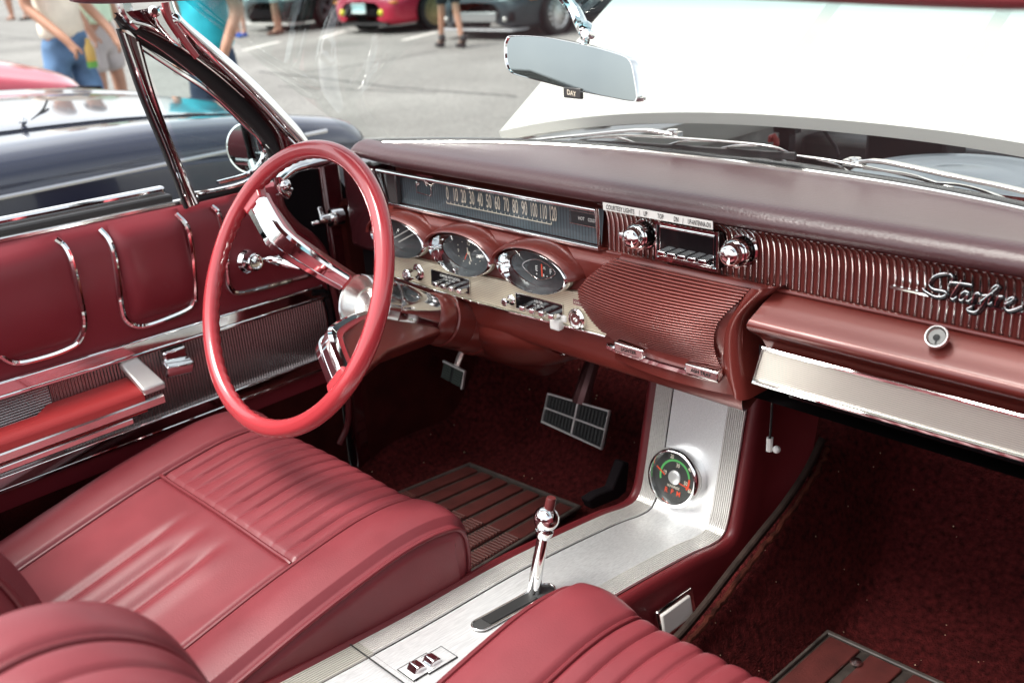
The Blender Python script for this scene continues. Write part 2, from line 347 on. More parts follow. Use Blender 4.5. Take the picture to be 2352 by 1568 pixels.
# arm rest
def armsec(y, x1): return y
ax0, ax1 = DX+.004, -.690
A0, A1 = onx(284, 852, ax0), onx(327, 892, ax1)
yA = A0[1]; zi, zo = .655, .640
G = []
for y in np.linspace(-.75, yA, 24):
    inn = ax0 if y > onx(97, 918, ax0)[1] else ax0+.028
    sec = [(inn, zi-.03), (inn, zi-.004), (inn+.004, zi), (ax1-.014, zi-.004), (ax1-.004, zi-.008), (ax1, zo), (ax1, zo-.03)]
    G.append([(x, y, z) for x, z in sec])
arm = MB().grid(G).build('armrest', mat('armrest_red', (.42, .03, .03), .45, bump=.3, bscale=350), door, ang=70)
MB().strip([(ax1+.004, y, zo-.016) for y in np.linspace(-.75, A1[1]+.03, 20)], .010, .016).build('armrest_rail', 'chrome_soft', arm)
MB().strip([(ax1+.006, y, zo-.034) for y in np.linspace(-.75, A1[1]-.03, 20)], .006, .010).build('armrest_rail', 'chrome_soft', arm)
B = [onx(270, 830, ax0), onx(311, 814, ax0), onx(380, 877, ax1+.006), onx(328, 895, ax1+.006)]
MB().prism(B, (0, 0, -.012)).build('armrest_bracket', mat('satin_bracket', (.72, .70, .67), .35, .7), arm, bevel=.003)
# inside release
H = onx(405, 845, DX+.02)
rel = MB().box(H+V(.006, 0, .004), (.024, .052, .024), ax=((1, 0, -.35), (0, 1, -.12), (.35, .12, 1))).build('release_handle', 'chrome', door, bevel=.004, seg=3)
MB().box(H+V(-.008, .004, .022), (.016, .044, .024)).build('release_base', 'chrome', rel, bevel=.004)
# vent crank
K = onx(570, 600, DX+.012)
kn = MB().lathe(K, (1, .05, .1), [(-.01, 0), (-.01, .021), (.0, .022), (.006, .018), (.008, .0165), (.024, .016), (.026, .014), (.026, .012), (.024, .010), (.024, 0)], 32).build('window_crank', 'chrome', door)
MB().strip(spline([K+V(.012, .01, 0), K+V(.010, .045, -.004), K+V(.014, .075, -.012)], 12), .012, .008).ball(K+V(.022, .078, -.014), .009).build('crank_arm', 'chrome', kn)

# ---- vent window on the door
vent = bpy.data.objects.new('vent_window', bpy.data.meshes.new('vent_window'))
PX = -.765
gl = [(322, 108), (402, 160), (482, 212), (530, 255), (562, 288), (590, 314), (603, 338), (604, 362), (590, 384), (562, 403), (500, 420), (450, 436)]
gp = [onx(x, y, PX) for x, y in gl]
vent = MB().add(gp, [tuple(range(len(gp)))]).build('vent_window', 'ventglass', car, smooth=False)
cp = spline(gp[:-1], 70)
MB().strip(cp, .007, .010, up=(1, 0, 0)).build('inner_chrome_frame', 'chrome', vent)
def px_line(pts, X, n=60): return spline([onx(x, y, X) for x, y in pts], n)
def ribbon(name, left, right, X, th, m, parent, n=60, rnd=True):
    """a moulding whose two edges are given; th = thickness towards the cabin"""
    a, b = px_line(left, X, n), px_line(right, X, n); G = []
    for p, q in zip(a, b):
        G.append([p+V(-th, 0, 0), p, p*.85+q*.15+V(th*.7, 0, 0), p*.5+q*.5+V(th, 0, 0), p*.15+q*.85+V(th*.7, 0, 0), q, q+V(-th, 0, 0)])
    return MB().grid(G).build(name, m, parent, ang=80)
ribbon('rubber_seal', [(318, 98), (402, 148), (486, 204), (570, 284), (612, 340), (614, 364), (596, 394), (562, 414), (452, 447)],
       [(285, 62), (378, 119), (464, 187), (545, 262), (616, 335), (634, 362), (622, 398), (580, 432), (452, 466)], PX, .006, 'black', vent, 80)
ch = px_line([(285, 62), (378, 119), (464, 187), (545, 262), (616, 335), (632, 362)], PX+.006)
MB().tube(ch, .0022, 6).build('chrome_bead', 'chrome', vent)
MB().tube(px_line([(272, 44), (299, 58), (392, 108), (492, 172), (562, 228), (632, 310), (650, 352)], PX+.012), .0022, 6).build('chrome_bead', 'chrome_soft', vent)
MB().strip(px_line([(448, 444), (500, 436), (560, 420), (606, 394), (622, 366)], PX+.006), .005, .012, up=(1, 0, 0)).build('bottom_chrome', 'chrome', vent)
ribbon('division_bar', [(279, 72), (330, 220), (385, 350), (433, 474)], [(323, 96), (360, 225), (405, 345), (458, 466)], PX+.010, .007, 'garnish', vent, 20)  # chrome bar; its maroon reflection is put in as maroon paint
MB().tube(px_line([(285, 76), (336, 218), (390, 349), (437, 474)], PX+.016, 20), .0024, 6).build('chrome_bead', 'chrome', vent)
MB().tube(px_line([(316, 96), (352, 222), (398, 345), (452, 467)], PX+.016, 20), .0026, 6).build('chrome_bead', 'chrome', vent)
MB().strip(px_line([(272, 66), (324, 220), (379, 352), (428, 478)], PX, 20), .006, .010, up=(1, 0, 0)).build('rear_seal', 'black', vent)
# seal claws at the top rear corner
MB().prism([onx(x, y, PX) for x, y in ((262, 44), (280, 52), (288, 70), (276, 68))], (.012, 0, 0)).prism([onx(x, y, PX) for x, y in ((278, 22), (292, 28), (302, 62), (290, 60))], (.012, 0, 0)).build('seal_end', 'black', vent, bevel=.001)

# ---- windscreen pillar, header, visors
pil = ribbon('windshield_pillar', [(268, 30), (299, 52), (396, 102), (497, 166), (562, 220), (632, 300), (655, 358)],
       [(372, 14), (400, 58), (482, 122), (545, 176), (600, 232), (660, 300), (698, 352)], -.735, .012, 'garnish', car, 60)
ribbon('chrome_moulding', [(378, 6), (388, 40), (430, 90), (508, 160), (582, 232), (642, 298), (682, 338)],
       [(398, 2), (420, 42), (504, 114), (594, 194), (660, 262), (694, 300), (714, 330)], -.722, .007, 'chrome', pil, 60)
ribbon('black_seal', [(262, 44), (290, 64), (378, 119), (464, 187), (545, 262), (616, 335), (634, 366)],
       [(268, 28), (302, 50), (398, 100), (500, 164), (566, 218), (636, 300), (660, 360)], -.752, .004, 'black', pil, 60)
MB().tube(px_line([(392, 16), (440, 92), (520, 170), (600, 248), (660, 314)], -.720, 30), .003, 6).build('pillar_bead', 'garnish', pil)
MB().strip(px_line([(300, 50), (352, 66), (420, 112), (500, 172), (560, 224)], -.722, 30), .004, .006, up=(1, 0, 0), scale=np.interp(np.linspace(0, 1, 30), [0, .3, 1], [1.2, .9, .3])).build('pillar_crease', 'chrome_soft', pil)
# folding-top latch and corner casting
lt = MB().prism([onx(x, y, -.715) for x, y in ((338, 24), (366, 18), (380, 40), (400, 74), (412, 112), (384, 92), (356, 58))], (.012, 0, 0)).build('latch_plate', 'chrome', pil, bevel=.003)
MB().strip(px_line([(378, 6), (384, 32), (400, 60), (428, 100), (452, 132)], -.700, 20), .010, .006, up=(1, 0, 0)).build('latch_lever', mat('latch_red', (.35, .04, .05), .3, coat=.5), lt)
MB().lathe(onx(402, 46, -.705), (1, -.3, .2), [(0, 0), (0, .008), (.008, .008), (.01, .005), (.01, 0)], 16).lathe(onx(352, 30, -.705), (1, -.3, .2), [(0, .009), (.012, .009), (.016, .005), (.016, 0)], 16).build('latch_stud', 'chrome', lt)
MB().strip(px_line([(285, 0), (288, 18), (298, 40), (318, 58)], -.735, 14), .020, .016, up=(1, 0, 0)).build('corner_casting', 'chrome_soft', pil)

def windshield_pt(u, v):      # u across -1..1, v 0 base .. 1 header
    x = .715*u
    yb = .600-.21*abs(u)**2.6; yt = .185-.135*abs(u)**2.4; zb_ = .962; zt_ = 1.258
    return V(x*(1-.03*v), yb+(yt-yb)*v, zb_+(zt_-zb_)*(v-.06*v*(1-v)))
ws = MB().grid([[windshield_pt(u, v) for v in np.linspace(0, 1, 16)] for u in np.linspace(-1, 1, 49)]).build('windshield', 'windshield', car)
MB().strip([windshield_pt(u, 0)+V(0, -.006, .001) for u in np.linspace(-1, 1, 49)], .016, .010).build('base_moulding', 'chrome_soft', ws)
MB().strip([windshield_pt(u, .03)+V(0, .008, -.004) for u in np.linspace(-1, 1, 49)], .014, .010).build('base_seal', 'black', ws)
hd = MB().strip([windshield_pt(u, 1)+V(0, -.012, .016) for u in np.linspace(-1, 1, 33)], .050, .030).build('windshield_header', 'garnish', car, bevel=.004)
def visor(x0, x1, name, m, drop):
    G = []
    n = 24
    for a in range(n+1):
        x = x0+(x1-x0)*a/n; e = math.sqrt(max(0, 1-abs(2*a/n-1)**8)); p = windshield_pt(x/.715, 1)
        c = V(x, np.interp(x, [-.7, 0, .7], [-.03, .10, -.01])-.055, np.interp(x, [-.7, -.05, .1, .7], [1.256, 1.264, 1.266, 1.251])+.010); r = []
        for k in range(16):
            th = 2*math.pi*k/16
            r.append(c+V(0, math.copysign(abs(math.cos(th))**.5, math.cos(th))*.075*(.3+.7*e), (math.copysign(abs(math.sin(th))**.8, math.sin(th))*.011-.15*math.cos(th)*.075*0)*e))
        G.append(r)
    o = len(G)
    return MB().grid(G, False, True).build(name, m, hd, ang=80)
visor(-.68, -.07, 'sun_visor', 'vinyl', .0); visor(.09, .68, 'sun_visor', 'vinyl', .0)

# ---- inside mirror
mp, mn = V(0, .19, 1.157), unit(V(-.06, -1, .14))
ol = [(1174, 83), (1210, 82.5), (1256, 86), (1310, 96), (1364, 108), (1405, 119), (1438, 130), (1452, 142), (1459, 165), (1467, 215), (1466, 229), (1456, 234), (1400, 224), (1328, 209), (1255, 190), (1190, 173), (1172, 163), (1163, 140), (1162, 105), (1166, 90)]
op = spline([onp(x, y, mp, mn) for x, y in ol], 90, True); cc = op.mean(0)
rings = [cc+(op-cc)*k+mn*o for k, o in ((.965, .0), (.985, .003), (1.0, .003), (1.005, -.004), (.99, -.014), (.9, -.022), (.6, -.028), (.01, -.03))]
mir = MB().grid([list(r) for r in rings], False, True).build('rear_view_mirror', 'chrome', car, ang=50)
MB().add([cc+(p-cc)*.972+mn*.0008 for p in op], [tuple(range(90))]).build('mirror_glass', 'mirror', mir, smooth=False)
tb = onp(1317, 214, mp, mn)
mt = MB().box(tb, (.030, .006, .013), ax=(unit(np.cross(mn, (0, 0, 1))), mn, (0, 0, 1)))
mt.build('day_night_tab', mat('tab_grey', (.05, .05, .05), .35), mir, bevel=.0015)
xd = -unit(np.cross(mn, V(0, 0, 1)));  xd = xd if xd[0] > 0 else -xd
xd = unit(onp(1340, 219, mp, mn)-onp(1300, 209, mp, mn))
MB().text('DAY', tb+mn*.0035+V(0, 0, -.003), xd, (0, 0, 1), .006, .9).build('tab_lettering', 'cream', mir, smooth=False)
s0 = onp(1341, 96, mp-mn*.012, mn)
arm_p = spline([s0+V(0, .0, -.006), s0+V(.0, .004, .012), onp(1338, 62, mp-mn*.03, mn), onp(1318, 22, mp-mn*.035, mn), onp(1288, -14, mp-mn*.03, mn), onp(1255, -60, mp-mn*.02, mn), windshield_pt(-.02, 1)+V(0, -.02, .0)], 40)
MB().tube(arm_p, .0085, 10, scale=np.interp(np.linspace(0, 1, 40), [0, .1, .2, .3, .6, 1], [.7, .8, 1.25, 1., .9, 1.2])).build('mirror_arm', 'chrome', mir)
MB().lathe(onp(1348, 78, mp-mn*.01, mn), (.3, -.95, .2), [(-.012, 0), (-.012, .006), (.004, .006), (.006, .005), (.006, 0)], 16).build('mirror_screw', 'chrome', mir)
# ---- dashboard
def lip_y(x): return .298
PADL, PADR = -.675, .70
def wb(x):                        # y of the windscreen base
    return .600-.21*abs(x/.715)**2.6-.010
G = []
for x in np.r_[np.linspace(PADL, PADL+.03, 7), np.linspace(PADL+.04, PADR, 60)]:
    e = math.sqrt(max(0, 1-((PADL+.03-x)/.03)**2)) if x < PADL+.03 else 1.
    yr = wb(x); yl = .298+.02*smoothstep(-.5, -.68, x)
    sec = [(yr+.02, .950), (yr, .962), (yr-(yr-yl)*.25, .969), (yr-(yr-yl)*.5, .976), (yr-(yr-yl)*.75, .983), (yl+.032, .986), (yl+.014, .984), (yl+.004, .977), (yl, .968), (yl+.003, .960), (yl+.012, .956), (yl+.05, .953)]
    P = spline([V(x, a, b) for a, b in sec], 44)
    c = V(x, (yr+yl)/2, .945); P[:, 2] = .945+(P[:, 2]-.945)*(.25+.75*e); G.append(P)
pad = MB().grid(G).build('dash_pad', 'pad', car, ang=80)
dash = MB()
# metal face: instrument field under the speedometer, carried on behind everything
def face(x, z): return 0
prof = [(.352, .952), (.350, .884), (.338, .879), (.320, .866), (.316, .855), (.318, .80), (.322, .745), (.322, .70), (.335, .692), (.36, .70)]
xs = np.linspace(-.63, .17, 50); G = []
for x in xs:
    t = smoothstep(-.55, -.64, x); G.append([V(x, y+.03*t, z) for y, z in spline([V(a, b) for a, b in prof], 40)])
dash = MB().grid(G).build('dashboard', 'dash_paint', car, ang=60)
# dash end behind the wheel, its shadow put into the dark maroon colour
MB().box((-.655, .40, .86), (.10, .16, .165)).build('dash_end', mat('shaded_dash_end', (.030, .006, .008), .22, coat=.5), dash, bevel=.012, seg=3)
MB().box((-.63, .40, .74), (.14, .12, .09)).build('lower_light_block', 'void', dash, bevel=.01)  # black box added to keep light out below the dash end
MB().grid([[V(x, .36+.30*k/8, .70-.03*math.sin(k/8*3)) for k in range(9)] for x in (-.74, 0, .74)]).build('underdash_light_block', 'void', dash)  # black sheet added under the dash to hide light
# eyebrow crease along the bottom of the speedometer
kn2 = ony(762, 500, .312)
sw = MB().lathe(kn2, (0, -1, .1), [(-.02, .018), (.0, .019), (.006, .017), (.007, .010), (.022, .009), (.03, .006), (.031, 0)], 24).build('wiper_knob', 'chrome', dash)
MB().box(kn2+V(-.006, -.020, .010), (.010, .010, .030), ax=((1, 0, .2), (0, 1, 0), (-.3, 0, 1))).tube([kn2+V(0, -.02, -.002), kn2+V(-.012, -.040, -.004)], .0055, 8).build('wiper_lever', 'chrome', sw, bevel=.002)

# ---- speedometer
SY = .336
q = [ony(*p, SY) for p in rg(2, (386, 1108), (1762, 1306), (1748, 1556), (432, 1292))]
sx0, sx1 = q[0][0], q[1][0]
zt_, zb_ = (q[0][2]+q[1][2])/2, (q[2][2]+q[3][2])/2
xl, xr = q[3][0], q[2][0]
sp = MB()
# housing
fr = [V(sx0-.004, SY-.020, zt_+.003), V(sx1+.003, SY-.020, zt_+.003), V(xr+.003, SY-.008, zb_-.003), V(xl-.004, SY-.008, zb_-.003)]
spd = MB().strip(fr, .006, .008, up=(0, -1, 0), closed=True).build('speedometer', 'chrome', car, ang=50)
MB().add([V(sx0, SY, zt_), V(sx1, SY, zt_), V(xr, SY, zb_), V(xl, SY, zb_)], [(0, 1, 2, 3)]).build('dial', 'dial', spd, smooth=False)
MB().prism([V(sx0, SY-.001, zt_), V(sx0+.036, SY-.001, zt_), V(xl+.022, SY-.001, zb_), V(xl, SY-.001, zb_)], (0, -.012, 0)).build('end_block', mat('speedo_end', (.12, .12, .12), .15, .6), spd, bevel=.002)
ln = MB().grid([[V(sx0+(sx1-sx0)*i/20, SY-.020, zt_) , V(xl+(xr-xl)*i/20, SY-.010, zb_)] for i in range(21)]).build('lens', 'lens', spd)
nums = [str(10*k) for k in range(13)]
n0, n1 = ony(*rg(2, (768, 1240))[0], SY), ony(*rg(2, (1440, 1355))[0], SY)
zc = (n0[2]+n1[2])/2
mb = MB()
for k, s_ in enumerate(nums):
    x = n0[0]+(n1[0]-n0[0])*k/12
    mb.text(s_, V(x, SY-.0015, zc-.0105), (1, 0, 0), (.0, 0, 1), .022, .40 if len(s_) < 3 else .335)
mb.build('numerals', 'cream', spd, smooth=False)
mb = MB(); a, b = ony(*rg(2, (765, 1300))[0], SY), ony(*rg(2, (1432, 1425))[0], SY); zl = (a[2]+b[2])/2
mb.box(((a[0]+b[0])/2, SY-.0015, zl), (b[0]-a[0], .0006, .0012))
for k in range(25): mb.box((a[0]+(b[0]-a[0])*k/24, SY-.0015, zl+.002), (.0009, .0006, 0.0036 if k % 2 == 0 else .0026))
mb.build('scale', 'cream', spd, smooth=False)
c = ony(*rg(2, (1640, 1393))[0], SY)
ind = MB().box(c+V(0, -.001, 0), (.052, .003, .020)).build('temperature_light', 'dialblack', spd, bevel=.001)
MB().strip([c+V(-.027, -.003, -.010), c+V(.027, -.003, -.010), c+V(.027, -.003, .010), c+V(-.027, -.003, .010)], .0014, .001, up=(0, -1, 0), closed=True).build('bezel', 'chrome_soft', ind)
MB().text('HOT', c+V(-.004, -.0032, -.0025), (1, 0, 0), (0, 0, 1), .005, .8).text('COLD', c+V(.016, -.0032, -.0025), (1, 0, 0), (0, 0, 1), .005, .7).build('lettering', 'white', ind, smooth=False)
# winged crest at the left of the dial
e0 = ony(*rg(2, (618, 1190))[0], SY)
cr = MB().strip([e0+V(-.020, -.002, .0), e0+V(-.020, -.002, -.012), e0+V(.018, -.002, -.014), e0+V(.020, -.002, .004)], .0016, .001, up=(0, -1, 0)).lathe(e0+V(-.016, -.002, .004), (0, -1, 0), [(0, .005), (.002, .004), (.003, 0)], 12)
cr.strip(spline([e0+V(.004, -.002, .010), e0+V(.020, -.002, .006), e0+V(.034, -.002, .014), e0+V(.044, -.002, .016)], 14), .003, .001, up=(0, -1, 0)).prism([e0+V(.0, -.002, .012), e0+V(.016, -.002, .014), e0+V(.012, -.002, .002)], (0, -.002, 0)).build('crest', 'chrome_soft', spd)
MB().box(e0+V(.005, -.002, .0185), (.042, .001, .004)).build('crest_ribbon', mat('crest_red', (.25, .04, .05), .5), spd)
for k in (-.012, -.004, .004, .012): pass

# ---- three eye-shaped gauges
def eye(cx_, cz, hw, hh, n=64):
    return [V(cx_+hw*math.cos(t), 0, cz+hh*math.copysign(abs(math.sin(t))**1.12, math.sin(t))) for t in np.linspace(0, 2*math.pi, n, endpoint=False)]
GY = .297
def gauge(name, l, r, t_, b_, rings_red=True):
    l, r, t_, b_ = (ony(*p, GY) for p in (l, r, t_, b_))
    cx_, hw = (l[0]+r[0])/2, (r[0]-l[0])/2; cz, hh = (t_[2]+b_[2])/2, (t_[2]-b_[2])/2
    R = [(1.06, .014), (1.04, .0), (1.015, -.006), (.985, -.007), (.96, -.003), (.915, .008), (.875, .0145)]
    g = MB().grid([[p*1+V(0, GY+o, 0) for p in eye(cx_, cz, hw*s_, hh*s_)] for s_, o in R], False, True).build(name, 'chrome', car, ang=50)
    # recessed dial, offset so the deep bezel shows on one side
    MB().add([p+V(0, GY+.0145, 0) for p in eye(cx_+.004, cz, hw*.875, hh*.875)], [tuple(range(64))]).build('dial', 'dialblack', g, smooth=False)
    MB().grid([[p+V(0, GY-.004-.004*(1-s_), 0) for p in eye(cx_, cz, hw*.95*s_, hh*.95*s_)] for s_ in (1, .7, .4, .02)], False, True).build('glass', 'lens', g)
    # painted brow over the gauge
    G = []
    for t in np.linspace(.02, math.pi-.02, 30):
        c_, s_ = math.cos(t), math.sin(t)
        G.append([V(cx_+hw*c_*k1, GY+dy, cz+hh*s_**1.0*k1+dz*s_) for k1, dy, dz in ((1.06, -.007, 0), (1.12, -.010, .0), (1.17, -.006, .002), (1.25, .016, .002), (1.32, .035, .0))])
    MB().grid(G).build('brow', 'dash_paint', g, ang=70)
    return g, cx_, cz, hw, hh
g1, x1, z1, w1, h1 = gauge('warning_light_gauge', *rg(5, (292, 455), (626, 545), (452, 362), (470, 592)))
MB().box((x1+.004, GY+.0135, z1-.002), (.05, .001, .002), ax=((1, 0, .5), (0, 1, 0), (-.5, 0, 1))).box((x1-.008, GY+.0135, z1+.004), (.05, .001, .002), ax=((1, 0, .5), (0, 1, 0), (-.5, 0, 1))).build('dial_marks', 'beige', g1)
g2, x2, z2, w2, h2 = gauge('clock', *rg(5, (662, 535), (1046, 650), (850, 452), (862, 706)))
mb = MB()
for tx, ang in (('12', 90), ('9', 180), ('6', 270)):
    a = math.radians(ang); mb.text(tx, V(x2+.006+.026*math.cos(a), GY+.0135, z2-.003+.0165*math.sin(a)), (1, 0, 0), (0, 0, 1), .006, .9)
for k in range(12):
    if k % 3: a = math.radians(30*k); mb.box((x2+.006+.030*math.cos(a), GY+.0135, z2+.019*math.sin(a)), (.0014, .0005, .0014))
mb.box((x2+.008, GY+.0133, z2-.006), (.0016, .0005, .016), ax=((1, 0, .3), (0, 1, 0), (-.3, 0, 1))).box((x2+.003, GY+.0133, z2+.004), (.002, .0005, .010)).lathe((x2+.006, GY+.0133, z2), (0, -1, 0), [(0, .003), (.002, .002), (.002, 0)], 12)
mb.build('figures', 'cream', g2, smooth=False)
MB().box((x2-.001, GY+.0130, z2-.006), (.0012, .0005, .016), ax=((1, 0, -.6), (0, 1, 0), (.6, 0, 1))).build('second_hand', 'redink', g2)
MB().lathe((x2-.012, GY-.004, z2-h2*.86), (0, -1, 0), [(-.004, .004), (.003, .004), (.004, .003), (.004, 0)], 14).build('setting_knob', 'chrome', g2)
g3, x3, z3, w3, h3 = gauge('fuel_gauge', *rg(5, (1094, 640), (1532, 765), (1290, 548), (1330, 820)))
MB().strip(spline([V(x3-.034, GY+.0133, z3), V(x3, GY+.0133, z3+.015), V(x3+.036, GY+.0133, z3), V(x3+.0, GY+.0133, z3-.017)], 40, True), .0014, .0008, up=(0, -1, 0), closed=True).build('inner_ring', 'chrome_soft', g3)
MB().text('E', V(x3-.004, GY+.0135, z3-.004), (1, 0, 0), (0, 0, 1), .0085, .8).text('F', V(x3+.026, GY+.0135, z3-.004), (1, 0, 0), (0, 0, 1), .0085, .8).text('FUEL', V(x3+.011, GY+.0135, z3+.0015), (1, 0, 0), (0, 0, 1), .004, .8).box((x3-.004, GY+.0135, z3-.009), (.002, .0005, .002)).box((x3+.011, GY+.0135, z3-.0085), (.002, .0005, .004)).box((x3+.018, GY+.0135, z3-.009), (.0016, .0005, .0016)).box((x3+.026, GY+.0135, z3-.009), (.002, .0005, .002)).build('lettering', 'white', g3, smooth=False)
MB().box((x3+.008, GY+.0130, z3-.001), (.0024, .0006, .020)).build('needle', 'redink', g3)

# ---- ivory control strip
IY = .310
ip = [ony(x, y, IY) for x, y in ((893, 578), (1000, 606), (1130, 640), (1250, 664), (1345, 672), (1393, 769), (1290, 742), (1168, 711), (1087, 689), (990, 660), (893, 628))]
stp = MB().prism(ip, (0, .012, 0)).build('control_strip', 'ivory', car, bevel=.0008)
MB().strip([p+V(0, -.001, -.002) for p in ip[5:]], .003, .006, up=(0, -1, 0)).build('lower_edge', 'chrome', stp)
def ctrl(name, tl, tr, br, bl, title, parent, nk=4):
    P = [ony(*p, IY-.0015) for p in (tl, tr, br, bl)]
    o = MB().prism(P, (0, .002, 0)).build(name, 'gloss_black', parent, bevel=.0008)
    MB().strip(P, .0014, .0016, up=(0, -1, 0), closed=True).build('bezel', 'chrome_soft', o)
    x0_, x1_, zt0, zb0 = P[3][0], P[2][0], P[0][2], P[3][2]; mid = (P[0]+P[1])/2
    MB().text(title, mid+V(0, -.0008, -.0075), (1, 0, 0), (0, 0, 1), .0042, .8).text('OFF   DEF   VENT', mid+V(0, -.0008, -.0125), (1, 0, 0), (0, 0, 1), .0026, .8).build('lettering', 'white', o, smooth=False)
    b = MB()
    for k in range(nk):
        x = x0_+(x1_-x0_)*(.30+.62*k/(nk-1)); b.box((x, IY-.010, zb0+.011), (.011, .020, .008))
    b.build('push_buttons', 'chrome', o, bevel=.0015)
    return o
ctrl('ventilation_control', *rg(5, (660, 672), (905, 740), (908, 832), (664, 770)), 'SUMMER VENTILATION', car)
ctrl('heater_control', *rg(5, (1200, 822), (1500, 900), (1498, 978), (1204, 920)), 'HEATER', car)
def knob(px, y0, r, ln_, name, parent, m='chrome', ax=(0, -1, .05)):
    c = ony(*px, y0)
    return MB().lathe(c, ax, [(-.004, r*1.35), (.001, r*1.4), (.003, r*1.1), (.004, r*.55), (ln_*.55, r*.5), (ln_*.6, r*.95), (ln_*.92, r), (ln_, r*.8), (ln_*1.02, r*.5), (ln_, 0)], 28).build(name, m, parent)
knob(rg(5, (580, 690))[0], IY, .011, .030, 'light_switch', stp)
knob(rg(5, (1172, 868))[0], IY, .0065, .018, 'fan_lever', stp)
ig = ony(*rg(5, (1602, 985))[0], IY)
MB().lathe(ig, (0, -1, .05), [(0, .0175), (.006, .0165), (.008, .014), (.004, .013), (.006, .010), (.008, .009), (.008, .004), (.004, .0035), (.004, 0)], 32).build('ignition_lock', 'chrome_soft', stp)
tp = ony(*rg(5, (1610, 890))[0], IY-.001)
tpo = MB().box(tp, (.027, .0008, .0085), ax=((1, 0, -.02), (0, 1, 0), (0.02, 0, 1))).build('ignition_label', mat('faded_purple_tape', (.22, .07, .08), .6), stp)
MB().text('IGNITION', tp+V(0, -.0008, -.002), (1, 0, 0), (0, 0, 1), .0045, .8).build('lettering', 'cream', tpo, smooth=False)
wk = ony(*rg(5, (1462, 1020))[0], IY-.004)
MB().box(wk, (.020, .014, .018)).box(wk+V(.012, .006, .010), (.012, .010, .012)).build('pull_knob', 'white', stp, bevel=.003)

# ---- radio on the ribbed panel
RY = .333
ry = lambda p, o=0.: ony(*p, RY+o)
rp = [ry(p, -.012) for p in ((1511, 511), (1659, 534), (1646, 620), (1508, 591))]
x0r, x1r = (rp[0][0]+rp[3][0])/2, (rp[1][0]+rp[2][0])/2; z0r, z1r = (rp[2][2]+rp[3][2])/2, (rp[0][2]+rp[1][2])/2
radio = MB().box(((x0r+x1r)/2, RY, (z0r+z1r)/2), (x1r-x0r, .028, z1r-z0r)).build('radio', 'gloss_black', car, bevel=.003)
cxr, czr, hwr, hhr = (x0r+x1r)/2, (z0r+z1r)/2, (x1r-x0r)/2, (z1r-z0r)/2
rect = lambda a, b, yy: [V(cxr-a, yy, czr-b), V(cxr+a, yy, czr-b), V(cxr+a, yy, czr+b), V(cxr-a, yy, czr+b)]
MB().strip(rect(hwr-.001, hhr-.001, RY-.0145), .006, .004, up=(0, -1, 0), closed=True).strip(rect(hwr-.007, hhr-.006, RY-.014), .003, .003, up=(0, -1, 0), closed=True).build('bezel', 'chrome', radio)
b = MB()
for k in range(5): b.box((cxr+(k-2)*hwr*.33, RY-.020, czr-hhr*.52), (hwr*.25, .014, hhr*.26))
b.build('push_buttons', 'chrome', radio, bevel=.0012)
MB().box((cxr, RY-.016, czr-hhr*.80), (hwr*1.7, .006, hhr*.16)).build('lower_bar', 'chrome', radio, bevel=.001)
def rknob(px, name):
    c = ony(*px, RY-.03); c[1] = RY
    o = MB().lathe(c, (0, -1, .04), [(0, .0), (.0, .021), (.004, .022), (.006, .020), (.007, .0)], 32).build(name, 'chrome', radio)
    MB().lathe(c, (0, -1, .04), [(.006, .012), (.012, .0185), (.026, .018), (.028, .014), (.030, .0135)], 32).build('knurled_ring', 'gloss_black', o)
    MB().lathe(c, (0, -1, .04), [(.018, .0192), (.024, .0192), (.0265, .017), (.028, .015), (.036, .0145), (.041, .011), (.043, .006), (.0435, 0)], 32).build('knob_cap', 'chrome', o)
rknob(rg(5, (1950, 478))[0], 'tuning_knob'); rknob((1680, 586), 'tuning_knob')
MB().box(ry(rg(5, (1885, 452))[0], -.018), (.008, .010, .009)).build('tone_lever', 'chrome', radio, bevel=.001)

# ---- ribbed panel with chrome ribs
rprof = [V(.338, .860), V(.338, .876), V(.338, .905), V(.336, .926), V(.329, .943), V(.314, .953), V(.302, .957)]
xs0 = onp(1398, 540, V(0, .335, 0), V(0, 1, 0))[0]
rib = []; per = .0088; N = int((.70-xs0)/per)
G = []
pr_ = spline(rprof, 18)
zlow = lambda x: .884
for k in range(N*4+1):
    x = xs0+k*per/4; o = -.0016 if k % 4 == 2 else 0
    G.append([V(x, a+o*.8, max(b, .0)) for a, b in pr_])
ribp = MB().grid(G).build('ribbed_panel', mat('ribbed_panel_red', (.16, .032, .026), .35, metal=.2, coat=.3), car, ang=25)
mb = MB()
for k in range(N+1):
    x = xs0+k*per; mb.strip([V(x, a-.0012, b) for a, b in pr_[2:-3]], .0013, .0030, up=(1, 0, 0))
mb.build('chrome_ribs', 'chrome_soft', ribp, ang=50)
MB().tube([V(xs0-.002, .334, .876), V(.2, .331, .876), V(.70, .331, .876)], .003, 8).build('lower_bead', 'dash_paint', ribp)
# embossed label tape under the pad lip
ta, tb_ = ony(1388, 467, .297), ony(1640, 511, .297)
tape = MB(); xa, xb = ta[0], tb_[0]; zt2 = .9625
tape.prism([V(xa, .2945, zt2-.011), V(xb, .2945, zt2-.011), V(xb, .2935, zt2), V(xa, .2935, zt2)], (0, .001, 0))
tape = tape.build('label_tape', 'white', car, smooth=False)
L_ = xb-xa; mb = MB()
for tx, a, b in (('COURTESY LIGHTS', .0, .34), ('|', .35, .36), ('UP', .39, .43), ('TOP', .52, .58), ('DN', .67, .71), ('|', .745, .755), ('UP-ANTENNA-DN', .78, 1.)):
    mb.text(tx, V(xa+L_*(a+b)/2, .2930, zt2-.0085), (1, 0, 0), (0, 0.08, 1), .0062, L_*(b-a)/(len(tx)*.0062)*.98 if len(tx) > 1 else .6)
mb.build('lettering', 'blackink', tape, smooth=False)
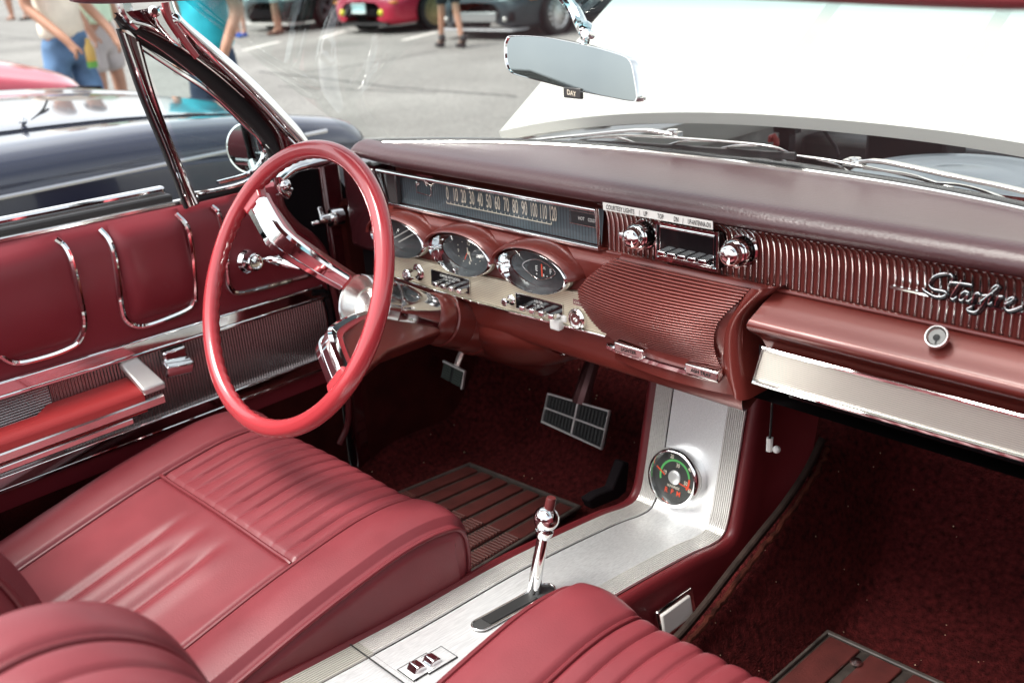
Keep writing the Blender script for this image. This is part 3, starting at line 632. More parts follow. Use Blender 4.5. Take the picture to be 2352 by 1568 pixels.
# script emblem
EY = .322
def em(pts, n): return spline([ony(*p, EY) for p in rg(6, *pts)], n)
S = [[(1880, 520), (1905, 490), (1898, 455), (1860, 445), (1800, 458), (1762, 492), (1758, 520), (1785, 545), (1850, 558), (1868, 575), (1840, 592), (1790, 590), (1735, 560), (1715, 540)],
     [(1965, 488), (1935, 530), (1905, 575), (1895, 600), (1910, 610), (1935, 595)], [(1890, 502), (1960, 508), (2030, 518)],
     [(2010, 568), (1985, 560), (1955, 585), (1950, 612), (1970, 615), (2005, 580), (1995, 615), (2010, 622), (2035, 600)],
     [(2046, 572), (2040, 600), (2028, 632)], [(2036, 600), (2052, 576), (2072, 570), (2080, 582)],
     [(2085, 625), (2130, 590), (2178, 552), (2200, 530), (2186, 522), (2155, 548), (2122, 602), (2088, 660), (2046, 692), (1996, 676), (2030, 656)], [(2098, 586), (2136, 584)],
     [(2150, 592), (2136, 622), (2138, 642), (2160, 630)], [(2158, 572), (2163, 574)], [(2194, 590), (2184, 622), (2174, 652)], [(2184, 622), (2204, 594), (2226, 592)],
     [(2240, 640), (2280, 622), (2300, 605), (2280, 600), (2250, 625), (2240, 660), (2260, 682), (2300, 675), (2352, 655)]]
bar = MB().strip([ony(*p, EY+.004) for p in rg(6, (1503, 520), (1720, 568), (2352, 693))], .004, .006, up=(0, -1, 0)).build('script_emblem', 'chrome', car)
mb = MB()
for s_ in S: mb.tube(em(s_, max(12, 6*len(s_))), .0029, 8)
mb.build('script_letters', 'gloss_black', bar)
mb = MB()
for s_ in S: mb.tube(em(s_, max(12, 6*len(s_)))+V(-.0012, -.0024, .0022), .0006, 6)
mb.build('script_edge', 'chrome', bar)

# ---- glove compartment
gprof = [V(.334, .873), V(.327, .8715), V(.316, .864), V(.304, .855), V(.292, .8465), V(.2872, .8415), V(.2866, .836), V(.291, .829), V(.304, .820), V(.313, .812), V(.317, .800)]
gl0 = .195
G = []
gs = spline(gprof, 40)
for x in np.linspace(gl0, .72, 40):
    G.append([V(x-.012*math.sin(math.pi*(1-(b-.766)/.115))*0, a, b) for a, b in gs])
# slanted, curved left edge
for i in range(40):
    pass
def gleft(z): # left boundary follows the curve of the centre stack
    return np.interp(z, [.800, .828, .838, .850, .862, .874], [gl0+.012, gl0+.001, gl0, gl0+.004, gl0+.008, gl0+.014])
for r in G:
    for k in range(len(r)):
        xl_ = gleft(r[k][2]); r[k][0] = xl_+(r[k][0]-gl0)/(.72-gl0)*(.72-xl_)
glove = MB().grid(G).build('glovebox_door', 'dash_paint', car, ang=70)
MB().grid([[r[0] if False else V(gleft(b)-.001, a+o, b) for o in (0, .05)] for a, b in gs for r in [None]]).build('door_edge', 'gloss_black', glove)
gc = ony(2146, 778, .297)
lk = MB().lathe(gc+V(0, .004, .002), (0, -1, .7), [(-.012, .0100), (-.004, .0100), (-.003, .0092), (-.003, .0)], 32).build('glovebox_lock', mat('lock_metal', (.16, .16, .155), .4, .6), glove)
MB().lathe(gc+V(0, .0056, -.0002), (0, -1, .7), [(0, .004), (.0008, .0)], 14).box(gc+V(.001, .0052, -.003), (.0020, .003, .010), ax=((1, 0, 0), (0, 1, -.55), (0, .55, 1))).build('keyhole', 'blackink', lk)
MB().lathe(gc+V(0, .004, .002), (0, -1, .7), [(-.006, .0128), (-.0012, .0132), (.0004, .0124), (.0004, .0112), (-.003, .0102)], 32).build('lock_bezel', 'chrome_soft', glove)
# bright strip under it
AY = .300
ap = [ony(*p, AY) for p in ((1753, 804), (2352, 962), (2352, 1060), (1719, 879))]
d = unit(ap[1]-ap[0]); d2 = unit(ap[2]-ap[3])
ap[1] = ap[1]+d*.2; ap[2] = ap[2]+d2*.2
M['strip'] = mat('ribbed_cream_strip', (.80, .77, .68), .38, .3, lines=(2, .0031, .40))
trim = MB().prism([ap[0], ap[1], ap[2]+V(0, .012, 0), ap[3]+V(0, .012, 0)], (0, .012, -.004)).build('lower_trim_strip', 'strip', car, bevel=.001)
MB().strip([ap[1]+V(0, -.001, .003), ap[0]+V(0, -.001, .003), ap[3]+V(0, .010, -.002), ap[2]+V(0, .010, -.003)], .005, .005, up=(0, -1, 0)).build('strip_edge', 'chrome', trim)
MB().tube([ap[3]+V(.05, .024, -.008), ap[2]+V(0, .024, -.010)], .008, 10).build('lower_roll', 'gloss_black', trim)
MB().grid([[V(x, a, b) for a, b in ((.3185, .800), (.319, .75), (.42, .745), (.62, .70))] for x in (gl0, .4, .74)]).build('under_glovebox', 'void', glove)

# ---- centre stack with louvred grille
LG = rg(5, (1832, 602), (1760, 655), (1700, 712), (1655, 782), (1665, 850), (1700, 930), (1740, 1010), (1790, 1090), (1850, 1152))
RG_ = rg(6, (612, 532), (560, 600), (500, 660), (455, 720), (432, 790), (425, 860), (425, 930), (432, 1000), (440, 1046))
CY0 = .318
lp, rpn = [ony(*p, CY0) for p in LG], [ony(*p, CY0) for p in RG_]
def edge(P, t): return np.array([np.interp(t, np.linspace(0, 1, len(P)), [p[k] for p in P]) for k in range(3)])
NB = 33
# use z as the common parameter
zl_ = np.array([p[2] for p in lp]); zr_ = np.array([p[2] for p in rpn])
ztop, zbot = .5*(lp[0][2]+rpn[0][2]), .5*(lp[-1][2]+rpn[-1][2])
def ex(P, zz):
    z = [p[2] for p in P]; x = [p[0] for p in P]; o = np.argsort(z); return np.interp(zz, np.array(z)[o], np.array(x)[o])
def bulge(u, t): return -.034*math.sin(math.pi*min(max(t, .0), 1)*.9+.15)*(1-(2*u-1)**2)*.6-.020*math.sin(math.pi*t)
stack = MB(); G = []
for t in np.linspace(-.04, 1.22, 40):
    z = ztop+(zbot-ztop)*t; tt = min(max(t, 0), 1)
    xa_, xb_ = ex(lp, min(max(z, zbot), ztop)), ex(rpn, min(max(z, zbot), ztop))
    xa_ += .004; xb_ += .018
    G.append([V(xa_+(xb_-xa_)*u, CY0+.010+bulge(u, min(tt, .8)), z) for u in np.linspace(0, 1, 24)])
stack = MB().grid(G).build('centre_stack', 'dash_paint', car, ang=70)
mb = MB(); mg = MB(); Gm = []
for k in range(NB):
    t = (k+.5)/NB; z = ztop+(zbot-ztop)*t; xa_, xb_ = ex(lp, z), ex(rpn, z)
    mb.strip([V(xa_+(xb_-xa_)*u, CY0+.000+bulge(u, t), z) for u in np.linspace(0, 1, 20)], .0046, .0019, up=(0, -.35, 1))
grille = mb.build('speaker_grille', mat('grille_red', (.19, .040, .032), .30, metal=.35, coat=.4), stack, ang=50)
Gm = [[V(ex(lp, z)+.006+(ex(rpn, z)-ex(lp, z)-.012)*u, CY0+.0075+bulge(u, t), z) for u in np.linspace(0, 1, 20)] for t in np.linspace(.25, .75, 16) for z in [ztop+(zbot-ztop)*t]]
MB().grid(Gm).build('speaker_mesh', 'gold', stack)
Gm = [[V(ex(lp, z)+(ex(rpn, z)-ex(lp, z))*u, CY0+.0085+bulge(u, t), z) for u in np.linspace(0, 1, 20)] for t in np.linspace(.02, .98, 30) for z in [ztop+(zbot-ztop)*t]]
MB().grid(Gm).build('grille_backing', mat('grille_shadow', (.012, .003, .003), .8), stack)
# right-hand edge of the stack: a curved band and its side wall
band = [ony(*p, CY0-.01) for p in rg(6, (742, 530), (650, 600), (560, 690), (515, 780), (505, 880), (508, 980), (520, 1100), (545, 1250))]
bi = [ony(*p, CY0-.005) for p in rg(6, (612, 532), (540, 620), (470, 720), (436, 800), (428, 900), (434, 1000), (450, 1080), (500, 1200))]
a_, b_ = spline(bi, 30), spline(band, 30)
MB().grid([[p, p*.6+q*.4+V(0, -.006, 0), q, q+V(.006, .012, 0), q+V(.010, .09, 0)] for p, q in zip(a_, b_)]).build('stack_edge', 'dash_paint', stack, ang=80)
# strip with two lettered pulls below the grille
zz = zbot-.006
ly = lambda u: CY0-.004+bulge(u, .95)
cs = [V(ex(lp, zbot)+(ex(rpn, zbot)-ex(lp, zbot))*u, ly(u)-.004, zz) for u in np.linspace(0, 1, 20)]
ash = MB().strip(cs, .010, .010).build('chrome_pull_strip', 'chrome', stack)
for px, tx in ((rg(5, (1918, 1192))[0], 'LIGHTER'), (rg(6, (290, 1070))[0], 'ASH TRAY')):
    c = ony(*px, CY0-.022); o = MB().prism([c+V(-.027, 0, -.008), c+V(.027, 0, -.008), c+V(.027, 0, .007), c+V(-.027, 0, .007)], (0, .014, .002)).build('pull', 'chrome_soft', ash, bevel=.002)
    MB().text(tx, c+V(0, -.0008, -.003), (1, 0, 0), (0, 0, 1), .0055, .9).build('lettering', 'blackink', o, smooth=False)
# column fairing under the dash
cf = [[V(-.53, .345, .705), V(-.36, .325, .708), V(-.25, .322, .706), V(-.215, .325, .704)], [V(-.53, .355, .67), V(-.36, .325, .668), V(-.25, .330, .672), V(-.20, .345, .68)], [V(-.52, .40, .635), V(-.36, .365, .618), V(-.26, .375, .630), V(-.19, .39, .66)], [V(-.50, .50, .62), V(-.36, .46, .60), V(-.27, .47, .61), V(-.18, .46, .65)]]
G = [spline(r, 24) for r in cf]; G = [list(c_) for c_ in np.array([spline([g[j] for g in G], 20) for j in range(24)]).transpose(1, 0, 2)]
MB().grid(G).build('column_fairing', 'dash_paint', dash, ang=80)
# small levers hanging under the dash
h0 = ony(*rg(5, (1500, 1140))[0], .36)
MB().box(h0, (.012, .02, .04), ax=((1, 0, .3), (0, 1, 0), (-.3, 0, 1))).build('vent_pull', 'chrome', dash, bevel=.003)
MB().lathe(ony(*rg(5, (1390, 1100))[0], .40), (.3, -1, .2), [(0, .022), (.004, .024), (.01, .02), (.012, 0)], 20).build('parking_knob', 'gloss_black', dash)
wr = spline([ony(1775, 905, .40), ony(1772, 960, .42), ony(1768, 1010, .44)], 12)
cb = MB().tube(wr, .002, 6).build('hanging_cable', 'black', dash)
MB().tube([wr[-1]+V(0, 0, .004), wr[-1]+V(0, 0, -.018)], .005, 8).ball(wr[-1]+V(.012, 0, -.012), .006).build('white_cap', 'white', cb)
# ---- steering wheel and column
WC = V(-.406, 0, .848); WR = .2095; TILT = math.radians(26.2)
wup = V(0, math.sin(TILT), math.cos(TILT)); wax = V(0, math.cos(TILT), -math.sin(TILT)); wx = V(1, 0, 0)
HUB = WC+wax*.142
def rim_pt(a): return WC+WR*(math.cos(a)*wx+math.sin(a)*wup)
def proj(p):
    d = np.asarray(p)-CAM; z = d@_f; return np.array([1176+FPX*(d@_R)/z, 784-FPX*(d@_U)/z])
def near_angle(px):
    aa = np.linspace(0, 2*math.pi, 720); return aa[int(np.argmin([np.linalg.norm(proj(rim_pt(a))-np.array(px)) for a in aa]))]
A1_ = near_angle((588, 456)); A2_ = near_angle((776, 888))
G = []
NU, NV = 512, 28
for i in range(NU):
    a = 2*math.pi*i/NU; c = rim_pt(a); ra = math.cos(a)*wx+math.sin(a)*wup; row = []
    for j in range(NV):
        ph = 2*math.pi*j/NV
        r = .0138
        inner = max(0, math.cos(ph-.9))
        r -= .0015*inner**2*(.5+.5*math.cos(a*66))
        r -= .0009*(groove(ph, 4.5, .16)+groove(ph, 5.15, .14))
        row.append(c+ra*(-math.cos(ph))*r*1.02+wax*math.sin(ph)*r)
    G.append(row)
steer = MB().grid(G, True, True).build('steering_wheel', 'wheel', car, ang=60)
for a in (A1_, A2_):
    ra = math.cos(a)*wx+math.sin(a)*wup; sdv = np.cross(wax, ra)
    P = lambda r, o: WC+ra*r+wax*o
    pts = resample(spline([P(.200, .004), P(.17, .006), P(.130, .011), P(.108, .018), P(.088, .040), P(.060, .082), P(.040, .118)], 60), 48); n = len(pts)
    sc_ = np.interp(np.linspace(0, 1, n), [0, .25, .45, .62, 1], [1., 1.0, 1.02, .9, .72])
    MB().sweep(pts+(wax*.010+ra*.0)*1., [(-.0185, -.010), (.0185, -.010), (.0190, .006), (-.0190, .006)], up=-wax+ra*-.35, scale=sc_).build('spoke_core', 'wheel', steer, bevel=.003)
    web = [P(.192, .012), P(.112, .026), P(.060, .094), P(.046, .125), P(.040, .27), P(.052, .275), P(.125, .120), P(.192, .030)]
    if a == A1_: web = [P(.192, .012), P(.112, .026), P(.060, .094), P(.046, .125), P(.046, .150), P(.070, .115), P(.118, .050), P(.192, .028)]
    MB().prism([p-sdv*.0145 for p in web], sdv*.029).build('spoke_web', 'dash_paint', steer, bevel=.004, seg=3)
    pf = [(-.0205, -.004), (-.0205, .004), (-.0165, .0085), (-.0075, .0090), (-.0065, .0066), (.0065, .0066), (.0075, .0090), (.0165, .0085), (.0205, .004), (.0205, -.004)]
    MB().sweep(pts[4:]+wax*.002, pf, up=-wax+ra*-.35, scale=sc_[4:]).build('chrome_spoke', 'chrome', steer, ang=30)
    MB().sweep([P(r, .004) for r in np.linspace(.209, .180, 8)], [(-.024, -.010), (.024, -.010), (.024, .008), (-.024, .008)], up=-wax, scale=np.linspace(1.1, .86, 8)).build('spoke_root', 'wheel', steer, bevel=.004, seg=3)
# deep hub: bright ring, lens-like cap, chrome cone
H0 = WC+wax*.128
MB().lathe(H0, wax, [(.001, .0420), (-.001, .0440), (.002, .0458), (.012, .0462), (.024, .0455)], 56).build('hub_ring', 'chrome_soft', steer)
MB().lathe(H0, wax, [(.016, 0), (.0155, .014), (.014, .018), (.0145, .0195), (.018, .026), (.016, .028), (.006, .039), (.001, .0420)], 56).build('horn_cap', mat('horn_cap', (.74, .73, .68), .25, .95, rvar=.08), steer)
MB().lathe(H0, wax, [(.022, .0440), (.028, .0490), (.050, .0492), (.052, .0478), (.055, .0488), (.100, .0445), (.150, .0400), (.156, .039)], 56).build('hub_cone', mat('hub_chrome', (.80, .80, .80), .11, 1., rvar=.05), steer)
col = MB().lathe(H0, wax, [(.150, .0), (.1501, .0395), (.153, .0415), (.165, .0440), (.176, .0452), (.178, .0440), (.182, .0440), (.184, .0462), (.222, .0472), (.2235, .0464), (.225, .0472), (.262, .0482), (.264, .0505), (.274, .0510), (.277, .0490), (.32, .052), (.40, .060), (.46, .066)], 56, 1.08).build('steering_column', 'dash_paint', car, ang=30)
HUB = H0+wax*.03
# turn-signal lever
t0 = HUB+wax*.06+V(-.03, 0, .01)
tl = [onp(*p, t0, wax*.6+V(-.3, -.2, 0)) for p in ((790, 655), (735, 632), (680, 612))]
te = [onp(*p, t0, wax*.6+V(-.3, -.2, 0)) for p in ((688, 615), (655, 604), (622, 596), (612, 595))]
MB().tube([t0]+tl, .0028, 8).tube(te, .0066, 10, scale=[.55, 1, 1.05, .6]).build('signal_lever', 'chrome', col)

# ---- seats
def upholstered(path, cx, hw, dep, seam, cross, pleat_on, soft_on, edge_t, name, parent, npl=11, rear=False):
    Q = spline([V(0, a, b) for a, b in path], 220); Q = resample(Q, 200)
    T = np.gradient(Q, axis=0); T /= np.linalg.norm(T, axis=1)[:, None]; Nn = np.stack([0*T[:, 0], -T[:, 2], T[:, 1]], 1)
    s = np.r_[0, np.cumsum(np.linalg.norm(np.diff(Q, axis=0), axis=1))]
    r = .024
    xs = [(x, 0.) for x in np.linspace(-hw+r, hw-r, 231)]
    arc = [(hw-r+r*math.sin(t), -r+r*math.cos(t)) for t in np.linspace(.12, math.pi/2, 10)]
    side = [(hw+.004*math.sin(k/8*math.pi), -r-(dep-r)*k/8) for k in range(1, 9)]
    prof = [(-x, d) for x, d in (arc+side)[::-1]]+xs+arc+side
    pl = np.linspace(-seam, seam, npl+2)[1:-1]
    G = []
    for i in range(len(Q)):
        y, z = Q[i, 1], Q[i, 2]; tap = np.interp(s[i], *edge_t); row = []
        ps = pleat_on(s[i]); ss = soft_on(s[i]); cw = groove(s[i], cross, .0045) if cross is not None else 0
        for x, d in prof:
            h = 0
            ax_ = abs(x)
            if d == 0 or ax_ < hw-.02:
                h -= .0075*(groove(ax_, seam, .0055)); h += .014*math.exp(-((ax_-(seam+hw)/2)/.055)**2)
                if ax_ < seam-.004:
                    h -= .006*cw
                    if ps > 0:
                        k = np.argmin(abs(pl-x)); g_ = (x+seam)/(2*seam)*(npl+1); w_ = abs(math.sin(math.pi*g_))
                        h += ps*(.0028*w_**.7-.0028-.0036*math.exp(-((x-pl[k])/.0028)**2))
                    if ss > 0:
                        for c in (-.055, .0, .055): h -= ss*(.0065*math.exp(-((x-c-.006)/.011)**2)-.0045*math.exp(-((x-c-.030)/.017)**2))
                    h += .006*(1-(x/seam)**2)
            xx = cx+x*tap
            D_ = Nn[i] if d > -.03 else unit(Nn[i]*.3+V(0, -.25, .95)*.7) if not rear else Nn[i]
            row.append(V(xx, 0, 0)+Q[i]+Nn[i]*(h+max(d, -.03))+D_*min(0, d+.03))
        G.append(row)
    nx = len(prof); ic = lambda x0: int(np.argmin([abs(p[0]-x0)+abs(p[1])*3 for p in prof]))
    # close the two ends
    o = MB().grid(G); 
    body = o.build(name, 'vinyl', parent, ang=80)
    PP = lambda *a, **k: MB().tube(*a, **k).build('piping', 'piping', body)
    for x0 in (-seam, seam):
        j = ic(x0); PP([G[i][j]+Nn[i]*.0035 for i in range(0, 200, 2)], .0032, 8, up=(1, 0, 0))
    jl, jr = len(arc+side)-len(arc)+5, nx-len(side)-6
    for j in (jl, jr):
        dirx = V(-1 if j < nx/2 else 1, 0, 0)
        PP([G[i][j]+(Nn[i]+dirx)*.002 for i in range(0, 200, 2)], .0036, 8, up=(1, 0, 0))
    if cross is not None:
        i = int(np.argmin(abs(s-cross))); PP([G[i][j]+Nn[i]*.004 for j in range(ic(-seam), ic(seam)+1, 4)], .0036, 8)
    return body
cpath = [(-.54, .455), (-.47, .475), (-.35, .502), (-.22, .532), (-.10, .552), (-.04, .556), (.008, .551), (.036, .540), (.049, .508), (.046, .455), (.025, .40), (.0, .36), (-.05, .33)]
def seat(cx):
    st = bpy.data.objects.new('bucket_seat', None)
    zp = lambda s: smoothstep(.372, .43, s)*(1-smoothstep(.70, .76, s)); zs_ = lambda s: smoothstep(.02, .10, s)*(1-smoothstep(.27, .362, s))
    cu = upholstered(cpath, cx, .300, .17, .190, .375, zp, zs_, ([0, .2, .4, 1], [.96, 1., 1., 1.]), 'seat', car)
    bp_ = [(-.445, .475), (-.452, .56), (-.466, .66), (-.480, .735), (-.505, .80), (-.55, .842), (-.605, .858), (-.66, .845), (-.690, .80), (-.70, .70), (-.70, .55), (-.69, .40)]
    bp_ = [(y-(.045 if cx < 0 else 0), z-(.012 if cx < 0 else 0)) for y, z in bp_]
    # travel from the front face over the top: outward normal points forwards and up
    upholstered(bp_[::-1], cx, .300, .075, .228, None, lambda s: smoothstep(.50, .60, s)*0+1., lambda s: 0., ([0, 1], [1., 1.]), 'seat_back', cu, npl=11, rear=True)
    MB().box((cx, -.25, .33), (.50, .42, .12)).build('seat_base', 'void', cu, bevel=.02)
    return cu
seat(-.398); seat(.405)

# ---- console
M['rib_light'] = mat('ribbed_cream_edge', (.50, .49, .44), .45, .4)
M['rib_edge'] = mat('ribbed_edge_metal', (.80, .79, .76), .38, .6, brush=1)
cprof = [(-.80, .512), (-.42, .490), (-.11, .464), (.10, .4525), (.30, .428), (.375, .413), (.408, .412), (.425, .428), (.437, .468), (.455, .545), (.472, .620), (.482, .66)]
CQ = resample(spline([V(0, a, b) for a, b in cprof], 200), 120)
CT = np.gradient(CQ, axis=0); CT /= np.linalg.norm(CT, axis=1)[:, None]; CN = np.stack([0*CT[:, 0], -CT[:, 2], CT[:, 1]], 1)
wsc = lambda y, z: 1.0
def csweep(prof, i0=0, i1=120):
    return [[CQ[i]+V(x, 0, 0)+CN[i]*h for x, h in prof] for i in range(i0, i1)]
sd_ = [(.088, .0), (.092, .006), (.098, .0065), (.104, .002), (.108, -.008), (.112, -.04), (.122, -.075), (.150, -.11)]
con = MB().grid(csweep([(-x, h) for x, h in sd_[::-1]]+[(-.03, -.004), (.03, -.004)]+sd_)).build('centre_console', mat('console_vinyl', (.11, .010, .013), .42, bump=.2, bscale=500), car, ang=60)
i0 = int(np.argmin(abs(CQ[:, 1]+.165)))
MB().grid(csweep([(x, .0012) for x in np.linspace(-.052, .052, 9)], i0)).build('top_plate', 'alum', con)
for sg in (-1, 1):
    pr = []
    for k in range(9):
        x = .054+k*.0036; pr += [(sg*x, .0015), (sg*(x+.0006), .0048), (sg*(x+.0022), .0048), (sg*(x+.0028), .0015)]
    MB().grid(csweep(pr, i0)).build('ribbed_edge', M['rib_edge'], con, ang=20)
    MB().grid(csweep([(sg*.0525, .0006), (sg*.0535, -.002), (sg*.054, .0006)], i0)).build('dark_joint', 'blackink', con)
MB().grid(csweep([(x, .0008) for x in np.linspace(-.052, .052, 9)], 0, i0+1)).build('rear_plate', 'alum', con)
MB().grid(csweep([(x, h) for x, h in ((-.088, .004), (-.088, .0052), (.088, .0052), (.088, .004))], i0-1, i0+1)[:1]+[[p+V(0, .0022, 0) for p in csweep([(x, h) for x, h in ((-.088, .004), (-.088, .0052), (.088, .0052), (.088, .004))], i0-1, i0)[0]]]).build('plate_joint', 'blackink', con)
for sg in (-1, 1):
    pr = []
    for k in range(9):
        x = .053+k*.0038; pr += [(sg*x, .0012), (sg*(x+.0006), .0040), (sg*(x+.0022), .0040), (sg*(x+.0028), .0012)]
    MB().grid(csweep(pr, 0, i0+1)).build('rear_ribbed_edge', M['rib_light'], con, ang=20)
def cpt(px):     # point of the console's top surface under a picture point (centre profile extruded along X)
    best = None
    for i in range(len(CQ)-1):
        n = CN[i]; q = onp(*px, CQ[i]+CN[i]*.0015, n); d = abs((q-CQ[i])@CT[i])
        if best is None or d < best[0]: best = (d, q, CN[i], CT[i])
    return best[1], best[2], best[3]
# tachometer
tc_, tn, tt = cpt((1563, 1092))
tach = MB().lathe(tc_, tn, [(0, .051), (.010, .051), (.022, .0490), (.026, .0465), (.0265, .0435), (.022, .0415), (.016, .041)], 56, up=tt).build('tachometer', 'chrome', car, ang=50)
MB().lathe(tc_, tn, [(.0155, .042), (.0156, .0)], 48).build('dial', mat('tach_dial', (.045, .045, .043), .4), tach)
o_ = tc_+tn*.0165; tx_ = V(1, 0, 0); tyv = unit(tt)
rot = math.radians(0)
P2 = lambda r, a, h=0: o_+tx_*r*math.cos(a)+tyv*r*math.sin(a)+tn*h
arcg = [[P2(r, a) for r in (.0265, .030)] for a in np.linspace(math.radians(200), math.radians(12), 40)]
MB().grid(arcg).build('green_band', 'green', tach, smooth=False)
MB().grid([[P2(r, a) for r in (.0265, .030)] for a in np.linspace(math.radians(11), math.radians(-28), 12)]).add([P2(.012, math.radians(-30)), P2(.012, math.radians(-38)), P2(.034, math.radians(-19)), P2(.034, math.radians(-15))], [(0, 1, 2, 3)]).add([P2(.018, math.radians(178), .002), P2(.018, math.radians(186), .002), P2(.037, math.radians(168), .002), P2(.037, math.radians(164), .002)], [(0, 1, 2, 3)]).build('red_band', 'redink', tach, smooth=False)
mb = MB()
for tx, r, dg in (('10', .0205, 172), ('20', .0345, 108), ('30', .0215, 82), ('40', .0345, 40), ('50', .0225, -8), ('60', .0345, -22)):
    a = math.radians(dg); mb.text(tx, P2(r, a)-tyv*.003, tx_, tyv, .0065, .75)
mb.text('HUNDREDS', P2(.016, math.radians(-90))-tyv*.002, tx_, tyv, .0040, .8)
mb.build('numerals', 'cream', tach, smooth=False)
MB().text('R  P  M', P2(.024, math.radians(-90))-tyv*.005, tx_, tyv, .0085, .85).build('lettering', 'redink', tach, smooth=False)
MB().lathe(tc_, tn, [(.0165, .0), (.019, .0), (.0195, .009), (.018, .0115), (.0165, .012)], 32).build('centre_boss', mat('tach_boss', (.72, .72, .70), .3, .5), tach)
MB().lathe(tc_, tn, [(.023, .0425), (.0245, .02), (.025, 0)], 48).build('glass', 'lens', tach)
# gear lever
b0, bn, bt = cpt((1222, 1362)); k0 = onx(1255, 1196, b0[0]+.012)
lev = MB().tube([b0-bn*.01, b0+(k0-b0)*.5, k0], .0088, 16, scale=[1.15, 1.0, .85]).build('gear_lever', 'chrome', car)
MB().ball(k0+V(0, 0, .004), .0180, 28, 18).lathe(k0, unit(k0-b0), [(-.026, .0085), (-.020, .012), (-.014, .013), (-.012, .009)], 20).build('knob', 'chrome', lev)
kd = unit(unit(k0-b0)+V(.05, 0, .1))
MB().lathe(k0+kd*.018, kd, [(0, .0075), (.017, .0070), (.019, .006), (.019, 0)], 18).build('knob_button', mat('button_brown', (.10, .02, .02), .3), lev)
sa, sb = cpt((1105, 1438))[0], cpt((1225, 1372))[0]
dd = unit(sb-sa); pr_x = V(1, 0, 0)
sl = []
for t in np.linspace(math.pi/2, 3*math.pi/2, 12): sl.append(sa+dd*math.cos(t)*.012+pr_x*math.sin(t)*.0125)
for t in np.linspace(-math.pi/2, math.pi/2, 12): sl.append(sb+dd*(.025+math.cos(t)*.012)+pr_x*math.sin(t)*.0125)
MB().prism([p+bn*.0012 for p in sl], bn*.0014).build('shift_slot', mat('slot_plate', (.10, .10, .10), .25, .6), con, smooth=False)
MB().strip([p+bn*.003 for p in sl], .0025, .0025, up=bn, closed=True).build('slot_rim', 'chrome_soft', con)
MB().prism([p+bn*.003+(p-(sa+sb)/2)*-.0 for p in [sa*.9+sb*.1+pr_x*.0085, sb+pr_x*.0085, sb-pr_x*.0085, sa*.9+sb*.1-pr_x*.0085]], bn*.0012).build('slot_shadow', 'blackink', con, smooth=False)
# window switches
for cpx, tx, tpx in (((965, 1532), 'L. REAR', (945, 1556)), ((1000, 1516), 'L. FRONT', (1022, 1502))):
    c, n_, t_ = cpt(cpx); c = c+n_*.001
    sw_ = MB().box(c, (.030, .046, .002), ax=(pr_x, t_, n_)).build('window_switch', 'alum', con, bevel=.0006)
    MB().strip([c+pr_x*a*.0155+t_*b*.0235 for a, b in ((-1, -1), (1, -1), (1, 1), (-1, 1))], .0015, .002, up=n_, closed=True).build('switch_outline', 'blackink', con)
    MB().prism([c-pr_x*.009+t_*-.016, c-pr_x*.009+t_*.004, c-pr_x*.009+t_*.002+n_*.006, c-pr_x*.009+t_*-.010+n_*.009], pr_x*.018).build('switch_rocker', 'chrome', con, bevel=.0012)
    q, _, _ = cpt(tpx); MB().text(tx, q+n_*.0005, t_*-.0+unit(pr_x+t_*.0), t_, .0045, .9).build('switch_lettering', 'blackink', con, smooth=False)
# console side lamp and floor trim
c = onx(1553, 1408, .128)
lamp = MB().box(c, (.008, .085, .045), ax=((1, 0, .25), (0, 1, -.05), (-.25, 0.05, 1))).build('side_lamp', 'chrome_soft', con, bevel=.003)
MB().box(c+V(.004, -.004, .001), (.006, .070, .034), ax=((1, 0, .25), (0, 1, -.05), (-.25, 0.05, 1))).build('lamp_lens', 'beige', con, bevel=.003)

# ---- pedals
M['pedal_frame'] = mat('pedal_frame_metal', (.75, .74, .72), .35, .6)
pn = unit(V(0.05, -1, .45))
pb = V(-.35, .545, .432)
Qp = [onp(x, y, pb, pn) for x, y in ((1260, 904), (1400, 944), (1382, 1030), (1246, 968))]
brk = MB().prism(Qp, -pn*.012).build('brake_pedal', 'black', car, bevel=.004)
MB().strip(Qp, .004, .008, up=pn, closed=True).strip([(Qp[0]+Qp[1])/2, (Qp[2]+Qp[3])/2], .0035, .006, up=pn).strip([(Qp[0]+Qp[3])/2, (Qp[1]+Qp[2])/2], .0035, .006, up=pn).build('pedal_frame', M['pedal_frame'], brk)
mb = MB()
for a in range(2):
    for b in range(2):
        for k in range(8):
            u = .03+.49*a+.44*(k+.5)/8+.005; v0, v1 = .07+.47*b, .46+.47*b
            f_ = lambda u, v: (Qp[0]*(1-u)+Qp[1]*u)*(1-v)+(Qp[3]*(1-u)+Qp[2]*u)*v
            mb.strip([f_(u, v0)+pn*.001, f_(u, v1)+pn*.001], .004, .005, up=pn)
mb.build('pedal_rubber', mat('pedal_rubber', (.03, .035, .033), .35), brk)
mtop = (Qp[0]+Qp[1])/2-pn*.010
MB().tube(spline([mtop, mtop+V(.0, .012, .03), mtop+V(-.004, .06, .10), mtop+V(-.01, .12, .16)], 12), .013, 10, scale=np.linspace(1.5, .8, 12)).build('pedal_arm', mat('pedal_arm', (.12, .05, .05), .3, .5), brk)
pn2 = unit(V(.25, -1, .3)); Qk = [onp(x, y, V(-.62, .46, .44), pn2) for x, y in ((1019, 829), (1068, 853), (1061, 893), (1011, 866))]
pk = MB().prism(Qk, -pn2*.012).build('parking_brake_pedal', 'black', car, bevel=.003)
MB().strip(Qk[:3], .004, .008, up=pn2).build('pedal_frame', M['pedal_frame'], pk)
mb = MB()
